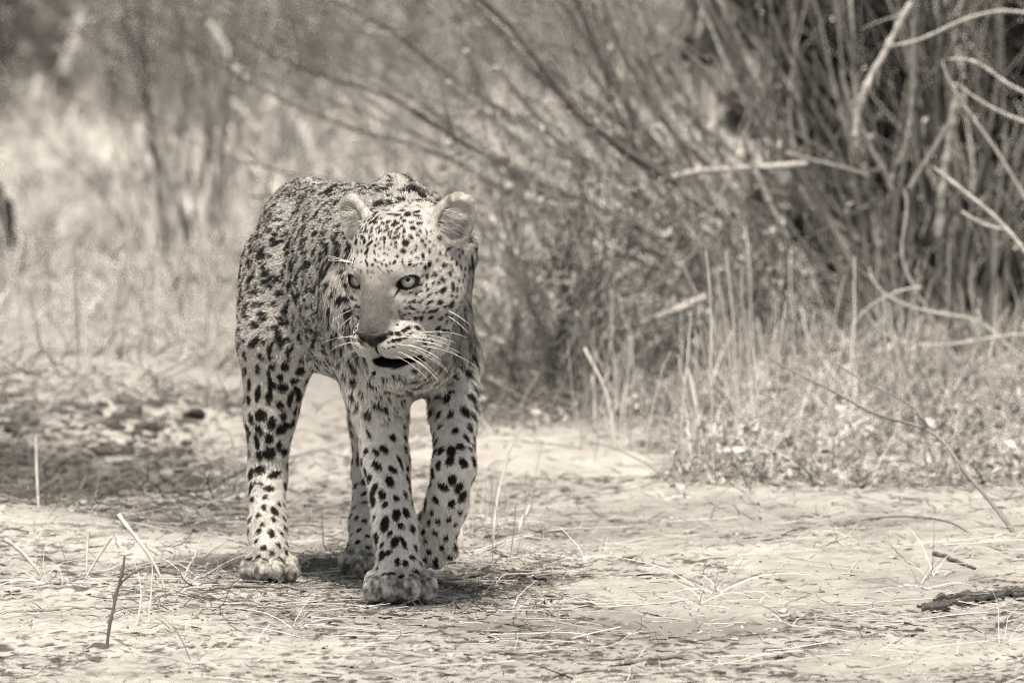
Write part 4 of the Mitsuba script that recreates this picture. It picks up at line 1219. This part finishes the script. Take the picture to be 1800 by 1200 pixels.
stalk([(1560, 725), (1557, 690), (1560, 652)], .0024, .0028, .46, 'shortest stalk under the curved pale branch, left of the other')

# forked dark seedling, left foreground
y = ground_y(190, 1140)
for pts, r0, r1 in (([(188, 1146), (196, 1080), (208, 1030), (218, 975)], .0028, .0018), ([(200, 1065), (212, 1025), (236, 1004), (254, 997)], .0020, .0014)):
    limb(fresh('forked_twig__stem'), pts, y, r0, r1, .13, R, n=16)
tag('forked_twig', 'dark forked twig stuck upright in the sand at the lower left', 'twig')
# the long dark twig hanging into the picture from the right
y = 1.6
for pts, r0, r1, g in (([(1352, 628, 2.6), (1400, 655, 2.5), (1480, 695, 2.4), (1560, 735, 2.2), (1630, 755, 2.1), (1690, 820, 1.9), (1740, 880, 1.7), (1800, 960, 1.4), (1840, 1010, 1.2)], .0022, .0044, .20),
                       ([(1470, 640, 2.6), (1560, 690, 2.4), (1610, 720, 2.2), (1634, 754, 2.1)], .0016, .0026, .20),
                       ([(1634, 754, 2.1), (1625, 740, 2.1), (1600, 722, 2.1)], .0030, .0012, .16)):
    limb(fresh('long_twig__stem'), pts, y, r0, r1, g, R, n=30)
tag('long_twig', 'long dark thin twig slanting down to the right edge in front of the straw grass', 'twig')
limb('thin_twig', [(1480, 925, 1.5), (1560, 908, 1.5), (1660, 915, 1.5), (1720, 950, 1.4), (1790, 985, 1.3)], 1.5, .0014, .0022, .18, R)
tag('thin_twig', 'thin bowed dark twig lying on the bare sand below the long dark twig', 'twig')


def lying(pts, r0, r1, g, label, name='stick', cat='stick', group='sticks lying on the sand', lift=0.6):
    """A stick that lies on the ground along these picture points."""
    key = fresh(name)
    P = np.array([on_ground(*p) for p in pts])
    path = spline(P, 60)
    path[:, 2] = relief(path[:, 0], path[:, 1]) + r0 * lift
    path = path + r0 * 1.6 * (np.stack([meshkit.fbm(path * 22, 2, s) for s in (1, 2, 3)], -1) - .5)
    r = np.linspace(r0, r1, 60) * (1 + .45 * (meshkit.fbm(path * 120, 2, 4) - .5))
    r[0] *= .5
    r[-1] *= .3
    v, f, c = tubes(path[None], r[None], grey(g * (.5 + 1.0 * meshkit.fbm(path * 60, 2, 6)))[None], 8)
    v = v + r0 * .45 * (np.stack([meshkit.noise(v * [300, 300, 300], s) for s in (4, 5, 6)], -1) - .5)
    c = c * (.6 + .8 * meshkit.noise(v * [60, 420, 420], 8))[:, None]
    scene[key] = shape(v, f, 'plant', c)
    tag(key, label, cat, group)
    return key


lying([(1100, 1166), (1150, 1156), (1200, 1154), (1262, 1160)], .0055, .0036, .20, 'knotty weathered stick lying at the bottom centre of the picture')
lying([(978, 1050), (1040, 1054), (1100, 1056), (1160, 1050)], .0038, .0022, .34, 'straight pale stick right of the standing forefoot')
lying([(815, 1152), (870, 1150), (940, 1148)], .0026, .0018, .16, 'thin dark stick near the bottom edge, left of the knotty stick')
lying([(960, 1182), (1020, 1176), (1070, 1174)], .0020, .0016, .16, 'thinnest dark stick at the bottom edge, between two others')
lying([(778, 1022), (830, 1012), (880, 1008), (960, 1018)], .0050, .0026, .12, 'dark rough stick behind the lifted forepaw')
lying([(800, 1012), (845, 1000), (875, 985)], .0036, .0020, .18, 'forked end of dead wood leaning over the dark stick by the lifted forepaw')
lying([(0, 1078), (120, 1074), (250, 1068)], .0026, .0020, .24, 'long straight stick low at the left edge of the picture')
lying([(370, 1040), (450, 1034), (580, 1046)], .0030, .0020, .22, 'dark stick lying before the standing hind foot')
lying([(1640, 985), (1690, 996), (1712, 1002)], .0042, .0030, .10, 'short black piece of stick on the bare sand at the right')
lying([(1385, 1092), (1420, 1090), (1446, 1088)], .0034, .0024, .12, 'small dark chip of wood right of centre in the foreground')
# the rough strip of dark bark at the lower right
key = 'bark_strip'
rr = np.random.default_rng(73)
for i, (a, c_) in enumerate((((1612, 1062), (1700, 1054)), ((1640, 1054), (1740, 1046)), ((1690, 1058), (1800, 1050)), ((1730, 1048), (1830, 1036)), ((1620, 1072), (1670, 1066)))):
    P = np.array([on_ground(*a), on_ground(*c_)])
    n, m = 60, 9
    path = spline(P, n)
    wd = .017 * np.sin(np.linspace(.3, 2.85, n)) * (.45 + 1.1 * meshkit.fbm(path * 45 + i * 7, 3, 4))
    t = np.linspace(-1, 1, m)
    X0 = path[:, None, 0] + 0 * t
    Y0 = path[:, None, 1] + wd[:, None] * t + .02 * (meshkit.noise(path * 30 + i, 5)[:, None] - .5)
    gz = relief(X0, Y0)
    q = np.stack([X0, Y0, 0 * X0], -1)
    top = gz + .002 + .018 * np.clip(meshkit.fbm(q * [60, 90, 1] + i * 3, 3, 6) - .30, 0, 1) * (1 - .6 * t ** 2) + .004 * i % .01
    lo = top - .004 - .003 * meshkit.noise(q * 150, 7)
    v = np.vstack([np.stack([X0, Y0, top], -1).reshape(-1, 3), np.stack([X0, Y0, lo], -1).reshape(-1, 3)])
    k = (np.arange(n - 1)[:, None] * m + np.arange(m - 1)).ravel()
    f1 = np.vstack([np.stack([k, k + 1, k + m + 1], 1), np.stack([k, k + m + 1, k + m], 1)])
    rim = np.concatenate([np.arange(m), np.arange(1, n) * m + m - 1, ((n - 1) * m + np.arange(m - 1))[::-1], (np.arange(1, n - 1) * m)[::-1]])
    r2 = np.roll(rim, -1)
    f = np.vstack([f1[:, ::-1], f1 + n * m, np.stack([rim, r2, r2 + n * m], 1), np.stack([rim, r2 + n * m, rim + n * m], 1)])
    c = grey(.075 * (.3 + 1.6 * meshkit.fbm(v * [70, 240, 240], 3, 6)))
    scene[fresh(key + '__flake')] = shape(v, f, 'plant', c, smooth=False)
tag(key, 'ragged strip of dark bark lying on the sand at the lower right', 'bark')


def tuft(px, py, n, L, label, spread=1.3, w=.0011, g=.55):
    key = fresh('grass_tuft')
    c = on_ground(px, py)
    p = on_relief(c[0] + R.normal(0, .012, n), c[1] + R.normal(0, .02, n))
    d = np.stack([R.normal(0, spread, n), R.normal(0, spread, n), np.full(n, 1.0)], 1)
    Build().add(*blades(p, d, L * R.uniform(.4, 1.25, n), w * R.uniform(.6, 1.3, n), grey(g * R.uniform(.7, 1.25, n)), R, 6, .9, .10)).put(key, smooth=False)
    tag(key, label, 'grass tuft', 'sparse tufts of dry grass on the sand')


for a in ((1262, 1035, 34, .16, 'spreading straw-like tuft right of the straight pale stick'), (1228, 1052, 14, .12, 'small tuft just before the spreading straw-like tuft'),
          (1600, 1030, 12, .14, 'thin tuft left of the strip of dark bark'), (1500, 960, 14, .16, 'wispy tuft on the bare sand below the straw grass'), (1640, 1010, 10, .11, 'smallest tuft, by the short black piece of stick'),
          (1020, 985, 12, .10, 'short tuft right of the dark rough stick'), (1390, 1100, 10, .08, 'low tuft beside the small dark chip of wood'),
          (90, 1040, 22, .20, 'sprawling tuft at the foot of the leaning stalk at the left edge'), (200, 1000, 18, .16, 'tuft among the crossing stalks of the left foreground'), (330, 1020, 16, .18, 'low tuft between the thickest leaning stalk and the hind foot'),
          (250, 1110, 12, .12, 'faint tuft right of the dark forked twig'), (520, 1110, 12, .12, 'faint tuft below the standing hind foot'), (340, 1160, 12, .12, 'faint tuft at the bottom edge, left of the leopard'),
          (820, 930, 20, .14, 'tuft around the tall pale stalk by the lifted foreleg'), (860, 905, 16, .14, 'tuft behind the short thick stub of a stalk'), (1180, 880, 18, .12, 'tuft on the sand in front of the tangled shrub'),
          (1770, 1120, 10, .10, 'lowest tuft at the right edge of the picture'), (700, 910, 14, .10, 'tuft half hidden behind the standing foreleg')):
    tuft(*a)
